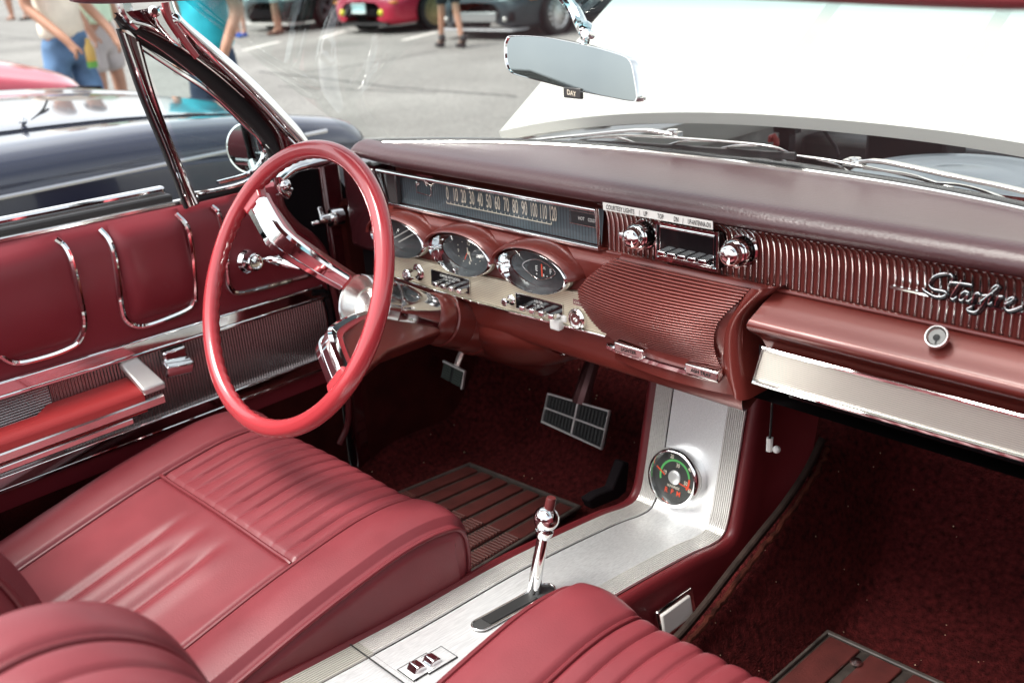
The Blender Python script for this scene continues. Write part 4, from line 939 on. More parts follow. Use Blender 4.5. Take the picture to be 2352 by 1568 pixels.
for a in range(2):
    for k in range(7):
        f_ = lambda u, v: (Qk[0]*(1-u)+Qk[1]*u)*(1-v)+(Qk[3]*(1-u)+Qk[2]*u)*v
        v = (k+.6)/7.4; mb.strip([f_(.06+.48*a, v)+pn2*.001, f_(.44+.48*a, v)+pn2*.001], .004, .005, up=pn2)
mb.build('pedal_rubber', mat('pedal_rubber_green', (.035, .045, .040), .35), pk)
MB().tube([(Qk[0]+Qk[1])/2-pn2*.01, (Qk[0]+Qk[1])/2+V(.01, .05, .08)], .008, 8).build('pedal_arm', 'chrome_soft', pk)

# ---- floor, firewall, kick panels (moulded carpet)
FZ = .25
def floor_z(x, y):
    z = FZ+.006*math.sin(9*x+4*y)+.004*math.sin(17*x-13*y)
    hr = np.interp(y, [-.5, .2, .6, .9], [.09, .105, .235, .10])
    z += hr*(1-smoothstep(.150, .25, x))*smoothstep(.118, .135, x)
    if y > .52: z += .34*((y-.52)/.32)**2.0
    z += .010*math.exp(-((y-.60+.1*x)/.03)**2)+.009*math.exp(-((x-.20-.12*(y-.4))/.03)**2)*smoothstep(.2, .5, y)
    z += .06*smoothstep(-.66, -.74, x)*smoothstep(.2, .4, y)+.12*smoothstep(.55, .75, y)*smoothstep(-.58, -.72, x)
    return z
G = [[V(x, y, floor_z(x, y)) for y in np.linspace(-.9, .84, 120)] for x in np.linspace(-.765, .765, 170)]
flo = MB().grid(G).build('floor_carpet', 'carpet', car)
MB().grid([[V(x, y, z) for z in (.20, .90)] for x, y in ((-.80, .84), (.80, .84))]).build('firewall', 'carpet', flo)
MB().box((-.752, .60, .515), (.03, .54, .69)).build('kick_panel', 'carpet_door', flo, bevel=.01)
MB().box((-.758, .325, .58), (.03, .045, .72)).build('hinge_pillar', 'garnish', flo, bevel=.008)
wl = spline([onx(641, 446, -.735), onx(650, 478, -.735), onx(680, 515, -.735), onx(716, 543, -.735), onx(744, 580, -.735), onx(760, 640, -.735), onx(778, 720, -.735), onx(795, 830, -.735), onx(800, 960, -.735), onx(780, 1020, -.735)], 60)
MB().tube(wl, .0065, 8).build('door_windlace', 'vinyl_dark', flo)
MB().prism([onx(x, y, -.752) for x, y in ((640, 430), (690, 392), (760, 385), (800, 440), (800, 640), (764, 640), (744, 580), (716, 543), (680, 515), (650, 478))], (-.004, 0, 0)).build('hinge_gap_shade', 'void', flo, smooth=False)  # flat black sheet painted in for the shadow gap beside the dash
cst = MB()
cst.strip(spline([onx(x, y, -.715) for x, y in ((640, 408), (668, 384), (700, 372), (742, 364), (766, 360))], 20), .03, .016, up=(.5, -.6, .6), scale=np.interp(np.linspace(0, 1, 20), [0, .5, 1], [.8, 1.1, .7]))
cst.strip(spline([onx(x, y, -.715) for x, y in ((640, 404), (644, 424), (654, 438), (664, 444))], 12), .022, .014, up=(1, -.3, .2)).ball(onx(654, 426, -.712), .012)
cst.build('pillar_base_casting', 'chrome', pil, ang=60)
MB().box((-.775, -.1, .262), (.05, 1.5, .05)).build('sill_plate', 'chrome_soft', flo, bevel=.006)
# accelerator pedal beside the console
acc = [(1362, 1170), (1352, 1150), (1372, 1136), (1408, 1122), (1432, 1060), (1446, 1062), (1440, 1128), (1420, 1146)]
MB().prism([onx(x, y, -.145) for x, y in acc], (-.02, 0, 0)).build('accelerator_pedal', 'void', car, bevel=.003)
# foot dimmer switch
dsw = onz(1127, 897, .335)
ds = MB().lathe(dsw, (0, -.6, 1), [(-.01, .026), (.004, .026), (.008, .020), (.008, 0)], 24).build('dimmer_switch', 'black', flo)
MB().lathe(dsw+V(-.003, -.004, .006), (0, -.6, 1), [(0, .008), (.012, .008), (.014, .006), (.012, 0)], 18).build('switch_button', 'chrome_soft', flo)
# worn edge of the console carpet on the passenger's side
ed = spline([onx(x, y, .156) for x, y in ((1886, 1012), (1850, 1085), (1800, 1160), (1740, 1235), (1680, 1310), (1620, 1388), (1572, 1446), (1540, 1480))], 60)
MB().strip(ed+V(.002, 0, .004), .010, .012).build('carpet_binding', mat('binding_brown', (.022, .013, .010), .8, spec=.2, var=.4, vscale=40), flo)
ed2 = ed+V(.014, 0, -.006); jit = rng.normal(0, .0012, (60, 3))
MB().tube(ed2+jit, .0045, 8).build('frayed_edge', mat('frayed_carpet', (.035, .008, .005), .95, spec=.1, bump=1., bscale=600, var=.6, vscale=60), flo)
# the rest of the tub, out of the picture but there to shade it
tub = MB().box((.80, -.23, .60), (.06, 1.08, .66)).build('passenger_door', 'door_vinyl', car, bevel=.02)
MB().box((.80, .66, .60), (.06, .70, .66)).build('passenger_kick_panel', 'carpet', car)
G = spline([V(0, -.95, .30), V(0, -.98, .48), V(0, -1.4, .52), V(0, -1.5, .80), V(0, -1.62, .88), V(0, -1.75, .86)], 40)
MB().grid([[V(x, p[1], p[2]) for p in G] for x in np.linspace(-.78, .78, 12)]).build('rear_seat', 'vinyl', car)

# ---- outer skin: cowl, wings, raised hood
hinge = [(1215, 312), (1300, 286), (1420, 268), (1500, 264), (1620, 264), (1733, 269), (1752, 262), (1830, 268), (1960, 280), (2080, 294), (2112, 304), (2240, 322), (2352, 344)]
HY, HZ = .80, 1.0
hp0 = V(0, HY, HZ); hd_dir = unit(V(0, 1, .56)); hnm = unit(np.cross(V(1, 0, 0), hd_dir))
def hood_edge(x): return HY+.05-.13*abs(x/.75)**2.2
hw_ = .725
G = []
for x in np.unique(np.r_[np.linspace(-hw_, hw_, 61), np.linspace(-.185, -.135, 11), np.linspace(.135, .185, 11)]):
    r = []
    for t in np.linspace(0, 1.25, 40):
        y0 = hood_edge(x); h = 0
        for c in (-.16, .16):
            wv = .020*smoothstep(.02, .14, t); 
            if wv > 0: h += .011*max(0, 1-abs(x-c)/wv)*min(1, wv/.02)
        p = V(x, y0, HZ-.010-.022*abs(x/.72)**2)+hd_dir*t+hnm*(h-.05*abs(x/hw_)**3-.02*math.sin(min(t, 1.25)/1.25*math.pi)*-1)
        r.append(p)
    G.append(r)
hood = MB().grid(G).build('raised_hood', 'paintwhite', car, ang=25)
MB().grid([[r[0]+V(0, -.002, .0), r[0]+V(0, .008, -.022), r[0]+V(0, .03, -.026)] for r in G]).build('hood_rear_lip', mat('hood_lip', (.62, .61, .58), .4), hood)
MB().grid([[p-hnm*.025 for p in r[1:]] for r in G]).build('hood_underside', 'greypaint', hood)
# cowl and wings
G = []
for u in np.linspace(-1, 1, 41):
    b = windshield_pt(u, 0); G.append([b+V(0, .002, -.014), b+V(0, .03, -.016), V(b[0]*1.02, b[1]+.065, .940), V(b[0]*1.02, b[1]+.08, .86)])
MB().grid(G).build('cowl', mat('cowl_grey', (.45, .45, .43), .4), car)
for sg in (-1, 1):
    G = []
    for y in np.linspace(.66, 2.4, 24):
        G.append([V(sg*x, y, z-.03*smoothstep(.5, 2.4, y)) for x, z in ((.52, .84), (.53, .900), (.60, .908), (.70, .902), (.84, .872), (.91, .85), (.955, .82), (.98, .76), (.97, .5), (.95, .25))])
    MB().grid(G).build('front_wing', 'paintwhite', car, ang=60)
    MB().grid([[V(sg*x, y, z) for x, z in ((.84, .80), (.86, .895), (.94, .88), (.975, .78), (.97, .5), (.95, .25))] for y in np.linspace(-1.0, .37, 20)]).build('outer_door_skin', 'paintwhite', car, ang=60)
MB().prism([(-.97, 2.38, .2), (.97, 2.38, .2), (.97, 2.38, .87), (-.97, 2.38, .87)], (0, .05, 0)).build('radiator_grille', 'chrome_soft', car, bevel=.02)
# engine bay
bay = MB().box((0, 1.57, .50), (1.4, 1.4, .10)).build('engine_bay_floor', mat('engine_grime', (.14, .14, .13), .7, var=.6, vscale=9), car)
MB().box((0, 2.25, .70), (1.4, .06, .40)).build('radiator_support', 'greypaint', bay, bevel=.01)
for sg in (-1, 1): MB().box((sg*.64, 1.57, .76), (.10, 1.36, .24)).build('inner_wing', 'greypaint', bay, bevel=.03)
MB().box((.0, 1.95, .62), (1.1, .5, .30)).build('radiator', mat('radiator_dark', (.05, .055, .055), .5), bay, bevel=.02)
ac = onz(2205, 408, .86)
MB().lathe(ac, (0, 0, 1), [(-.10, .19), (-.02, .20), (0, .195), (.006, .18), (.004, .165), (.008, .15), (.004, .135), (.008, .12), (.004, .10), (.010, .06), (.012, .0)], 64).build('air_cleaner', mat('air_cleaner_blue', (.45, .55, .60), .30, .2, coat=.3), bay, ang=40)
bq = onz(2045, 345, .86)
MB().box(bq+V(.0, .12, -.02), (.17, .14, .10), ax=((1, .1, 0), (-.1, 1, 0), (0, 0, 1))).build('battery', 'black', bay, bevel=.01)
MB().tube([ony(*p, 1.15) for p in rg(3, (1068, 820), (1110, 880), (1150, 940), (1165, 985), (1162, 1018))], .004, 6).build('hose', 'black', bay)
MB().tube([ony(*p, 1.3) for p in rg(3, (735, 905), (738, 875), (755, 868), (772, 895), (772, 930))], .007, 8).build('red_hose', mat('hose_red', (.55, .06, .05), .4), bay)
b_ = ony(*rg(3, (840, 870))[0], 1.5); MB().box(b_, (.03, .03, .07)).box(b_+V(0, 0, .02), (.06, .03, .02)).build('bracket', 'black', bay)
for px in ((1405, 875-580),): pass
b_ = ony(1372, 296, 1.0); MB().box(b_, (.06, .03, .03)).build('hinge_bracket', 'black', bay, bevel=.004)
# wipers
_uv = [(u, v) for u in np.linspace(-.9, 1, 191) for v in np.linspace(0, .4, 81)]
_wp = np.array([windshield_pt(*q) for q in _uv]); _wq = np.array([proj(p) for p in _wp])
def wz(px, o=.01):
    i = int(np.argmin(((_wq-np.array(px))**2).sum(1))); u, v = _uv[i]
    n = unit(np.cross(windshield_pt(u+.01, v)-windshield_pt(u-.01, v), windshield_pt(u, v+.01)-windshield_pt(u, v-.01)))
    if n[1] < 0: n = -n
    d = ray(*px); q = _wp[i]; return onp(px[0], px[1], q+n*o, n)
def wiper(blade, bows, arm, name):
    bl = [wz(p) for p in blade]
    w_ = MB().strip(bl, .006, .012).build(name, 'black', car)
    mb = MB()
    for b in bows: mb.strip(spline([wz(p, .016) for p in b], 14), .006, .003)
    mb.build('blade_bow', 'chrome_soft', w_)
    mb = MB().strip(spline([wz(p, .022) for p in arm], 12), .010, .005, scale=np.linspace(1, 1.2, 12)); e = wz(arm[-1], .024)
    mb.box(e+V(.0, 0, .0), (.030, .014, .010)).lathe(e, (0, 0, 1), [(0, .009), (.008, .009), (.009, 0)], 14).build('wiper_arm', 'chrome_soft', w_)
    return w_
wiper(rg(3, (-540, 915), (-100, 930), (350, 962), (895, 998)), [rg(3, (-530, 905), (-300, 868), (0, 872), (300, 892), (640, 920), (780, 945), (870, 985)), rg(3, (95, 922), (200, 898), (420, 900)), rg(3, (415, 948), (520, 928), (640, 930)), rg(2, (1560, 905), (1700, 880), (1850, 880), (1960, 912))], rg(3, (-880, 905), (-500, 868), (-100, 832), (110, 858)), 'wiper')
wiper(rg(3, (345, 988), (900, 1062), (1500, 1160), (2310, 1308)), [rg(3, (860, 990), (1030, 1010), (1240, 1045), (1600, 1120), (1900, 1200)), rg(3, (1030, 1015), (1140, 1045), (1240, 1100)), rg(3, (1330, 1075), (1600, 1110), (1840, 1180)), rg(3, (1550, 1155), (1900, 1175), (2130, 1230), (2290, 1295)), rg(3, (700, 1010), (790, 1015), (850, 1042))], rg(3, (2700, 1330), (2352, 1222), (1900, 1125), (1440, 1030), (1270, 1042)), 'wiper')

# ---- loose rubber mats
def fmat(px, z, label, bars, ridged):
    P = [onz(*p, z) for p in px]                                     # far-left, far-right, near-right, near-left
    t = thing('floor_mat', label, 'floor mat', tuple(P[3]), 'rubber floor mats')
    f_ = lambda u, v: (P[0]*(1-u)+P[1]*u)*(1-v)+(P[3]*(1-u)+P[2]*u)*v
    MB().prism([P[0], P[1], P[2], P[3]], (0, 0, .006)).build('mat_base', mat('mat_black', (.03, .022, .018), .6, var=.5, vscale=60), t, bevel=.002)
    mb = MB()
    for k in range(bars):
        u0, u1 = (k+.12)/bars, (k+.88)/bars
        mb.prism([f_(u0, .03), f_(u1, .03), f_(u1, .97), f_(u0, .97)], (0, 0, .011))
    mb.build('raised_panel', 'matred', t, bevel=.002)
    if ridged:
        mb = MB()
        for k in range(bars):
            u0, u1 = (k+.14)/bars, (k+.86)/bars
            for j in range(26):
                v = .42+.54*(j+.5)/26; mb.strip([f_(u0, v)+V(0, 0, .0125), f_(u1, v)+V(0, 0, .0125)], .0032, .004)
        mb.build('ridges', mat('mat_ridge', (.075, .021, .017), .5, var=.3, vscale=50), t)
    MB().strip([f_(u, v)+V(0, 0, .008) for u, v in ((0, 0), (1, 0), (1, 1), (0, 1))], .010, .008, closed=True).build('mat_border', mat('mat_border', (.05, .04, .035), .5, var=.4, vscale=40), t)
    return t
fmat(((1080, 1074), (1330, 1172), (1000, 1372), (700, 1230)), .258, 'ribbed dark red rubber mat on the carpet below the brake pedal', 7, True)
pm = fmat(((1900, 1462), (2420, 1700), (2240, 1900), (1700, 1640)), .258, 'dark red rubber mat on the bare carpet right of the console', 5, False)
MB().lathe(onz(1966, 1520, .272), (0, 0, 1), [(0, .009), (.003, .008), (.004, 0)], 16).build('mat_stud', 'chrome_soft', pm)
# ------------------------------------------------------------------ the car park
def asphalt():
    m = mat('tarmac', (.20, .198, .186), .9, bump=.6, bscale=60, bdetail=10, spec=.2)
    t = m.node_tree; ln = t.links.new; b = t.nodes['Principled BSDF']; co = [n for n in t.nodes if n.type == 'TEX_COORD'][0]
    n1 = t.nodes.new('ShaderNodeTexNoise'); n1.inputs['Scale'].default_value = 38; n1.inputs['Detail'].default_value = 8; n1.inputs['Roughness'].default_value = .8; ln(co.outputs['Object'], n1.inputs['Vector'])
    n2 = t.nodes.new('ShaderNodeTexNoise'); n2.inputs['Scale'].default_value = .6; n2.inputs['Detail'].default_value = 5; ln(co.outputs['Object'], n2.inputs['Vector'])
    r1 = t.nodes.new('ShaderNodeMapRange'); r1.inputs['From Min'].default_value = .3; r1.inputs['From Max'].default_value = .7; r1.inputs['To Min'].default_value = .4; r1.inputs['To Max'].default_value = 1.6; ln(n1.outputs[0], r1.inputs[0])
    r2 = t.nodes.new('ShaderNodeMapRange'); r2.inputs['From Min'].default_value = .3; r2.inputs['From Max'].default_value = .7; r2.inputs['To Min'].default_value = .76; r2.inputs['To Max'].default_value = 1.18; ln(n2.outputs[0], r2.inputs[0])
    mu = t.nodes.new('ShaderNodeMath'); mu.operation = 'MULTIPLY'; ln(r1.outputs[0], mu.inputs[0]); ln(r2.outputs[0], mu.inputs[1])
    mx = t.nodes.new('ShaderNodeMix'); mx.data_type = 'RGBA'; mx.blend_type = 'MULTIPLY'; mx.inputs[0].default_value = 1; mx.inputs[6].default_value = (.20, .198, .186, 1)
    cc_ = t.nodes.new('ShaderNodeCombineColor'); [ln(mu.outputs[0], cc_.inputs[k]) for k in range(3)]; ln(cc_.outputs[0], mx.inputs[7]); ln(mx.outputs[2], b.inputs['Base Color'])
    return m
tag(MB().grid([[V(x, y, GZ) for y in (-900, -60, -20, 0, 20, 60, 900)] for x in (-900, -60, -20, 0, 20, 60, 900)]).build('ground', asphalt(), smooth=False), 'grey worn tarmac of the car park', 'ground', kind='structure')
lines = MB()
def gline(a, b, wd, z):
    a, b = onz(*a, GZ+z), onz(*b, GZ+z); d = unit(b-a); n = V(-d[1], d[0], 0); return [a-n*wd/2, b-n*wd/2, b+n*wd/2, a+n*wd/2]
for a, b in (((925, 93), (1003, 74)), ((735, 88), (790, 72)), ((640, 96), (560, 116))):
    lines.add(gline(a, b, .11, .004), [(0, 1, 2, 3)])
tag(lines.build('parking_lines', mat('worn_white_paint', (.62, .60, .56), .8, var=.35, vscale=9), smooth=False), 'worn white parking lines on the tarmac', 'parking line', kind='structure')
mb = MB()
for pts, wd in (([(590, 165), (760, 182), (900, 200), (1060, 212), (1190, 222)], .05), ([(640, 198), (800, 205), (1000, 214)], .03), ([(1000, 118), (820, 150), (700, 165)], .03), ([(-40, 78), (60, 90), (200, 104), (330, 122)], .05)):
    p = spline([onz(*q, GZ+.003) for q in pts], 40); p += rng.normal(0, .012, p.shape)*V(1, 1, 0)
    d = np.gradient(p, axis=0); n = np.stack([-d[:, 1], d[:, 0], 0*d[:, 0]], 1); n /= np.linalg.norm(n, axis=1)[:, None]
    mb.grid([[q-k*wd/2, q+k*wd/2] for q, k in zip(p, n)])
tag(mb.build('ground_cracks', mat('crack_tar', (.075, .075, .072), .9), smooth=False), 'dark sealed cracks in the tarmac', 'cracks', kind='structure')

# ------------------------------------------------------------------ other cars
def carpaint(nm, c, metal=.0, rough=.35): return mat(nm, c, rough, metal, coat=.35, spec=.3)
tyre = mat('tyre_rubber', (.012, .012, .012), .7)
def wheel_part(parent, pos, ax, R_, wdt, rimmat, ns, deep=False):
    pos = np.asarray(pos, float); ax = unit(ax)
    ty = MB().lathe(pos, ax, [(-wdt/2, R_*.70), (-wdt/2, R_*.93), (-wdt/2+.02, R_), (wdt/2-.02, R_), (wdt/2, R_*.93), (wdt/2, R_*.72), (wdt/2-.05, R_*.68)], 40).build('wheel', tyre, parent)
    mb = MB().lathe(pos, ax, [(wdt/2-.004, R_*.73), (wdt/2+.004, R_*.70), (wdt/2-.01, R_*.66), (wdt/2-.06, R_*.62)], 40)
    up = V(0, 0, 1); a = unit(np.cross(up, ax))
    for k in range(ns):
        th = 2*math.pi*k/ns; d = a*math.cos(th)+up*math.sin(th)
        mb.strip([pos+ax*(wdt/2-.015)+d*R_*.10, pos+ax*(wdt/2-.022)+d*R_*.40, pos+ax*(wdt/2-.012)+d*R_*.68], R_*(.10 if ns > 8 else .20), .02, up=ax)
    mb.lathe(pos, ax, [(wdt/2-.03, R_*.16), (wdt/2-.008, R_*.14), (wdt/2-.004, R_*.06), (wdt/2-.004, 0)], 20)
    mb.build('rim', rimmat, ty, ang=40)
    MB().lathe(pos, ax, [(wdt/2-.09, R_*.66), (wdt/2-.09, 0)], 30).build('brake_disc', 'void', ty)
def hull(sec, n=20):
    """sec: list of (y, half width at floor, half width at shoulder, z floor, z shoulder, z top, half width of the flat top)"""
    G = []
    for y, wf, ws_, zf, zs_, zt_, wt in sec:
        half = spline([V(wf*.85, 0, zf), V(wf, 0, zf+.05), V((wf+ws_)/2+.01, 0, (zf+zs_)/2), V(ws_, 0, zs_), V(ws_*.6+wt*.4, 0, zs_*.35+zt_*.65), V(wt, 0, zt_), V(0, 0, zt_+.02)], n)
        row = [V(p[0], y, p[2]) for p in half]+[V(-p[0], y, p[2]) for p in half[-2::-1]]; G.append(row)
    return G
def place(G, loc, hdg):
    c, s = math.cos(hdg), math.sin(hdg)
    return [[V(loc[0]+p[0]*c-p[1]*s, loc[1]+p[0]*s+p[1]*c, loc[2]+p[2]) for p in r] for r in G]
def sports_car(label, loc, hdg, paint, rimmat, ns, front, trimc=None, group='cars parked in the far row', wl_=.83):
    """nose at +Y of its own frame (y=0), 4.3 m long"""
    t = thing('parked_car', label, 'car', loc, group)
    T = lambda p: place([[V(*p)]], loc, hdg)[0][0]
    TD = lambda d: place([[V(*d)]], (0, 0, 0), hdg)[0][0]
    sec = [(0, .45, .50, .25, .40, .52, .35), (-.03, .62, .66, .20, .44, .58, .45), (-.15, .74, .80, .16, .50, .65, .55), (-.45, .82, .88, .15, .60, .74, .62), (-.9, .83, .90, .16, .68, .83, .60), (-1.5, .82, .88, .16, .74, .93, .60), (-2.4, .83, .88, .16, .80, .95, .62), (-3.4, .84, .90, .18, .86, .98, .60), (-4.0, .80, .86, .24, .86, .98, .60), (-4.25, .66, .72, .34, .74, .90, .50), (-4.3, .5, .55, .42, .66, .8, .4)]
    sec = [tuple(q) for q in spline(sec, 60)]
    MB().grid(place(hull(sec), loc, hdg)).build('body', paint, t, ang=60)
    gh = [(-1.35, .60, .62, .86, .90, .95, .55), (-1.75, .66, .66, .90, 1.02, 1.14, .52), (-2.1, .68, .68, .90, 1.10, 1.24, .50), (-2.7, .68, .68, .90, 1.10, 1.25, .50), (-3.3, .66, .66, .92, 1.06, 1.18, .50), (-3.9, .58, .6, .94, .97, 1.0, .5)]
    MB().grid(place(hull([tuple(q) for q in spline(gh, 30)]), loc, hdg)).build('windows', 'gloss_black', t, ang=60)
    for y in (-.88, -3.35):
        for sg in (-1, 1):
            MB().lathe(T((sg*.80, y, .33)), TD((sg, 0, 0)), [(.0, 0), (.10, 0.02), (.102, .385), (.06, .39)], 32).build('wheel_arch', 'void', t)
            wheel_part(t, T((sg*.80, y, .32)), TD((sg, 0, 0)), .32, .23, rimmat, ns)
    front(t, T, TD)
    return t
def slot(T, t, x0, x1, z0, z1, y, name, m, dep=.06):
    return MB().prism([T((x0, y, z0)), T((x1, y, z0)), T((x1, y, z1)), T((x0, y, z1))], T((0, -dep, 0))-T((0, 0, 0))).build(name, m, t, bevel=.01)
amber = mat('amber_lamp', (.75, .22, .03), .3); clearlamp = mat('headlamp_glass', (.55, .55, .52), .12, .4); yellow = mat('yellow_lamp', (.75, .65, .05), .3)
def front_red(t, T, TD):
    slot(T, t, -.42, .42, .30, .42, .015, 'bumper_opening', 'void'); slot(T, t, -.60, .60, .14, .19, -.02, 'lower_lip', 'black', .5)
    o = slot(T, t, -.17, .17, .36, .50, .045, 'number_plate', mat('plate_teal', (.45, .62, .62), .5), .02)
    MB().strip([T((x, .05, z)) for x, z in ((-.17, .36), (.17, .36), (.17, .50), (-.17, .50))], .02, .02, up=TD((0, 1, 0)), closed=True).build('plate_border', 'white', t)
    for sg in (-1, 1):
        MB().ball(T((sg*.50, -.01, .36)), .055, 14, 8).build('fog_lamp', yellow, t)
        slot(T, t, sg*.70-.09, sg*.70+.09, .50, .54, -.06, 'marker_lamp', amber, .1)
    MB().box(T((.865, -.42, .56)), (.10, .02, .04), ax=(TD((0, 1, 0)), TD((1, 0, 0)), (0, 0, 1))).build('side_marker', amber, t, bevel=.005)
def front_dark(t, T, TD):
    slot(T, t, -.44, .44, .26, .40, .02, 'radiator_mesh', mat('bright_mesh', (.30, .31, .31), .4, .7), .05)
    slot(T, t, -.75, .75, .13, .16, .03, 'front_splitter', mat('splitter_grey', (.35, .36, .37), .4), .4)
    for sg in (-1, 1):
        MB().ball(T((sg*.62, -.16, .60)), .13, 16, 10, (1.2, .8, .45)).build('headlamp', clearlamp, t)
        slot(T, t, sg*.63-.10, sg*.63+.10, .27, .40, -.03, 'brake_duct', 'void', .06)
        MB().ball(T((sg*.60, .0, .30)), .035, 12, 8).build('fog_lamp', clearlamp, t)
        MB().box(T((sg*.868, -.36, .58)), (.17, .03, .055), ax=(TD((0, 1, 0)), TD((1, 0, 0)), (0, 0, 1))).build('side_marker', amber, t, bevel=.008)
def front_black(t, T, TD):
    slot(T, t, -.5, .5, .24, .40, .02, 'bumper_opening', 'void'); slot(T, t, -.74, .74, .12, .16, .03, 'front_splitter', mat('lip_grey', (.5, .5, .47), .4), .4)
    for sg in (-1, 1): MB().ball(T((sg*.62, -.15, .58)), .14, 16, 10, (1.2, .8, .45)).build('headlamp', clearlamp, t)
gold = mat('gold_rim', (.50, .40, .20), .35, .7); silver = mat('silver_rim', (.75, .75, .74), .22, .9); greyrim = mat('grey_rim', (.18, .18, .19), .35, .7)
def nose_for(wpx, hdg):    # ground point of the left front wheel -> car origin
    g = onz(*wpx, GZ); c, s = math.cos(hdg), math.sin(hdg); lx, ly = -.90, -.88
    return (g[0]-(lx*c-ly*s), g[1]-(lx*s+ly*c), GZ)
HD = math.radians(180+4)
sports_car('black sports car with silver multi-spoke wheels and a bright mesh grille behind the mirror arm', nose_for((1284, 80), HD), HD, carpaint('dark_blue_black_paint', (.018, .026, .032)), silver, 14, front_dark)
sports_car('bright red sports car with gold wheels and yellow fog lamps', nose_for((1002, 69), HD), HD, carpaint('bright_red_paint', (.45, .015, .045)), gold, 18, front_red)
sports_car('black car with grey five-spoke wheels parked left of the red sports car', nose_for((764, 64), HD), HD, carpaint('black_paint', (.012, .016, .017)), greyrim, 5, front_black)

# navy car alongside
def near_car(label, x_c, nose_y, paint, secs, name='parked_car', xscale=1.):
    t = thing(name, label, 'car', (x_c, nose_y-2, GZ), 'cars parked alongside')
    G = []
    for y, half in secs:
        h = spline([V(a, 0, b) for a, b in half], 34); row = [V(x_c+p[0], y, p[2]) for p in h]+[V(x_c-p[0], y, p[2]) for p in h[-2::-1]]; G.append(row)
    G = [list(c_) for c_ in np.array([spline([g[j] for g in G], 70) for j in range(len(G[0]))]).transpose(1, 0, 2)]
    MB().grid(G).build('body', paint, t, ang=50)
    return t
NC = -2.62
def nsec(y, w_, zs_, zt_, k=0.):
    return (y, [(w_*.94, GZ+.25), (w_, .35), (w_+.01, .60), (w_+.004, zs_-.085), (w_-.004, zs_-.070), (w_-.012, zs_-.060), (w_-.02, zs_-.02), (w_-.06, zs_+.02), (w_-.16, zs_+.036), (w_*.62, zt_-.018), (w_*.60, zt_-.010), (w_*.35, zt_), (0, zt_+.012)])
navyp = mat('navy_paint', (.016, .021, .042), .22, .1, coat=1., coatr=.05)
navy = near_car('dark navy car parked alongside with its long hood beyond the vent window', NC, 1.3, navyp,
    [nsec(-3.2, .70, .70, .80), nsec(-2.8, .84, .84, .92), nsec(-1.5, .87, .86, .935), nsec(-.3, .87, .862, .925), nsec(.4, .87, .855, .905), nsec(.8, .86, .825, .865), nsec(1.05, .84, .785, .82), nsec(1.22, .78, .74, .77), nsec(1.30, .66, .66, .70), nsec(1.33, .5, .5, .54)])
ns_ = lambda x, y, z: V(x, y, z)
MB().tube(spline([onx(108, 232, -2.45), onx(100, 250, -2.35), onx(88, 264, -2.28), onx(72, 278, -2.2)], 14), .004, 6).build('hood_gap', 'blackink', navy)
MB().ball(onz(52, 278, .915), .012, 14, 8).build('washer_nozzle', 'chrome', navy)
MB().tube([V(NC+.878, y, .797) for y in np.linspace(-2, 1.0, 20)], .006, 6).build('crease_highlight', 'chrome_soft', navy)  # bright tube drawn in for the highlight along the fender crease
gh = [V(0, -.25, 0)]
MB().grid([[V(NC+sx*w_, y, z) for sx in (-1, -.5, 0, .5, 1)] for y, z, w_ in ((-.30, .99, .74), (-.8, 1.25, .62), (-1.4, 1.32, .58), (-2.0, 1.25, .60), (-2.5, .98, .70))]).build('windows', 'gloss_black', navy)
for y in (.55, -2.1): wheel_part(navy, (NC+.78, y, GZ+.32), (1, 0, 0), .32, .22, silver, 10)
# round mirror of the neighbour seen through the vent glass
mc = onx(572, 340, -1.05)
dm = MB().lathe(onx(572, 340, -.90), (.70, -.68, .05), [(-.03, 0), (-.028, .022), (-.01, .040), (0, .043), (.004, .043), (.005, .040)], 40, 1., sy=1.15).build('door_mirror', 'chrome', car)
MB().lathe(onx(572, 340, -.90), (.70, -.68, .05), [(.0035, .041), (.0036, 0)], 40, 1., sy=1.15).build('mirror_face', 'mirror', car)
MB().tube([onx(590, 400, -.86), onx(580, 372, -.90)], .010, 8).build('mirror_stem', 'chrome', car)

# pale red car beyond
PC = -5.1
rp_ = mat('pink_red_paint', (.45, .055, .085), .2, .1, coat=1.)
def psec(y, w_, zs_, zt_): return (y, [(w_*.9, GZ+.2), (w_, .3), (w_+.01, zs_-.15), (w_-.02, zs_), (w_-.12, zs_+.05), (w_*.6, zt_), (0, zt_+.02)])
pink = near_car('pale red car with a long curved wing beyond the navy car', PC, 1.4, rp_,
    [psec(-2.6, .7, .7, .8), psec(-2.2, .84, .9, 1.02), psec(-1., .86, .92, 1.02), psec(.2, .86, .91, 1.0), psec(.75, .85, .84, .94), psec(1.1, .82, .77, .87), psec(1.35, .74, .70, .79), psec(1.46, .62, .60, .70), psec(1.50, .5, .5, .58)])
MB().box((PC+.80, 1.16, .705), (.10, .22, .05), ax=((1, .25, 0), (-.25, 1, -.1), (0, .1, 1))).build('headlamp', clearlamp, pink, bevel=.02)
MB().box((PC+.74, 1.33, .715), (.14, .16, .045), ax=((1, .4, 0), (-.4, 1, -.1), (0, .1, 1))).build('air_intake', 'void', pink, bevel=.01)
MB().grid([[V(PC+sx*w_, y, z) for sx in (-1, -.5, 0, .5, 1)] for y, z, w_ in ((-.2, 1.0, .72), (-.7, 1.22, .60), (-1.2, 1.28, .56), (-1.9, 1.0, .68))]).build('windows', 'gloss_black', pink)
for y in (.75, -1.7): wheel_part(pink, (PC+.77, y, GZ+.32), (1, 0, 0), .32, .22, silver, 8)

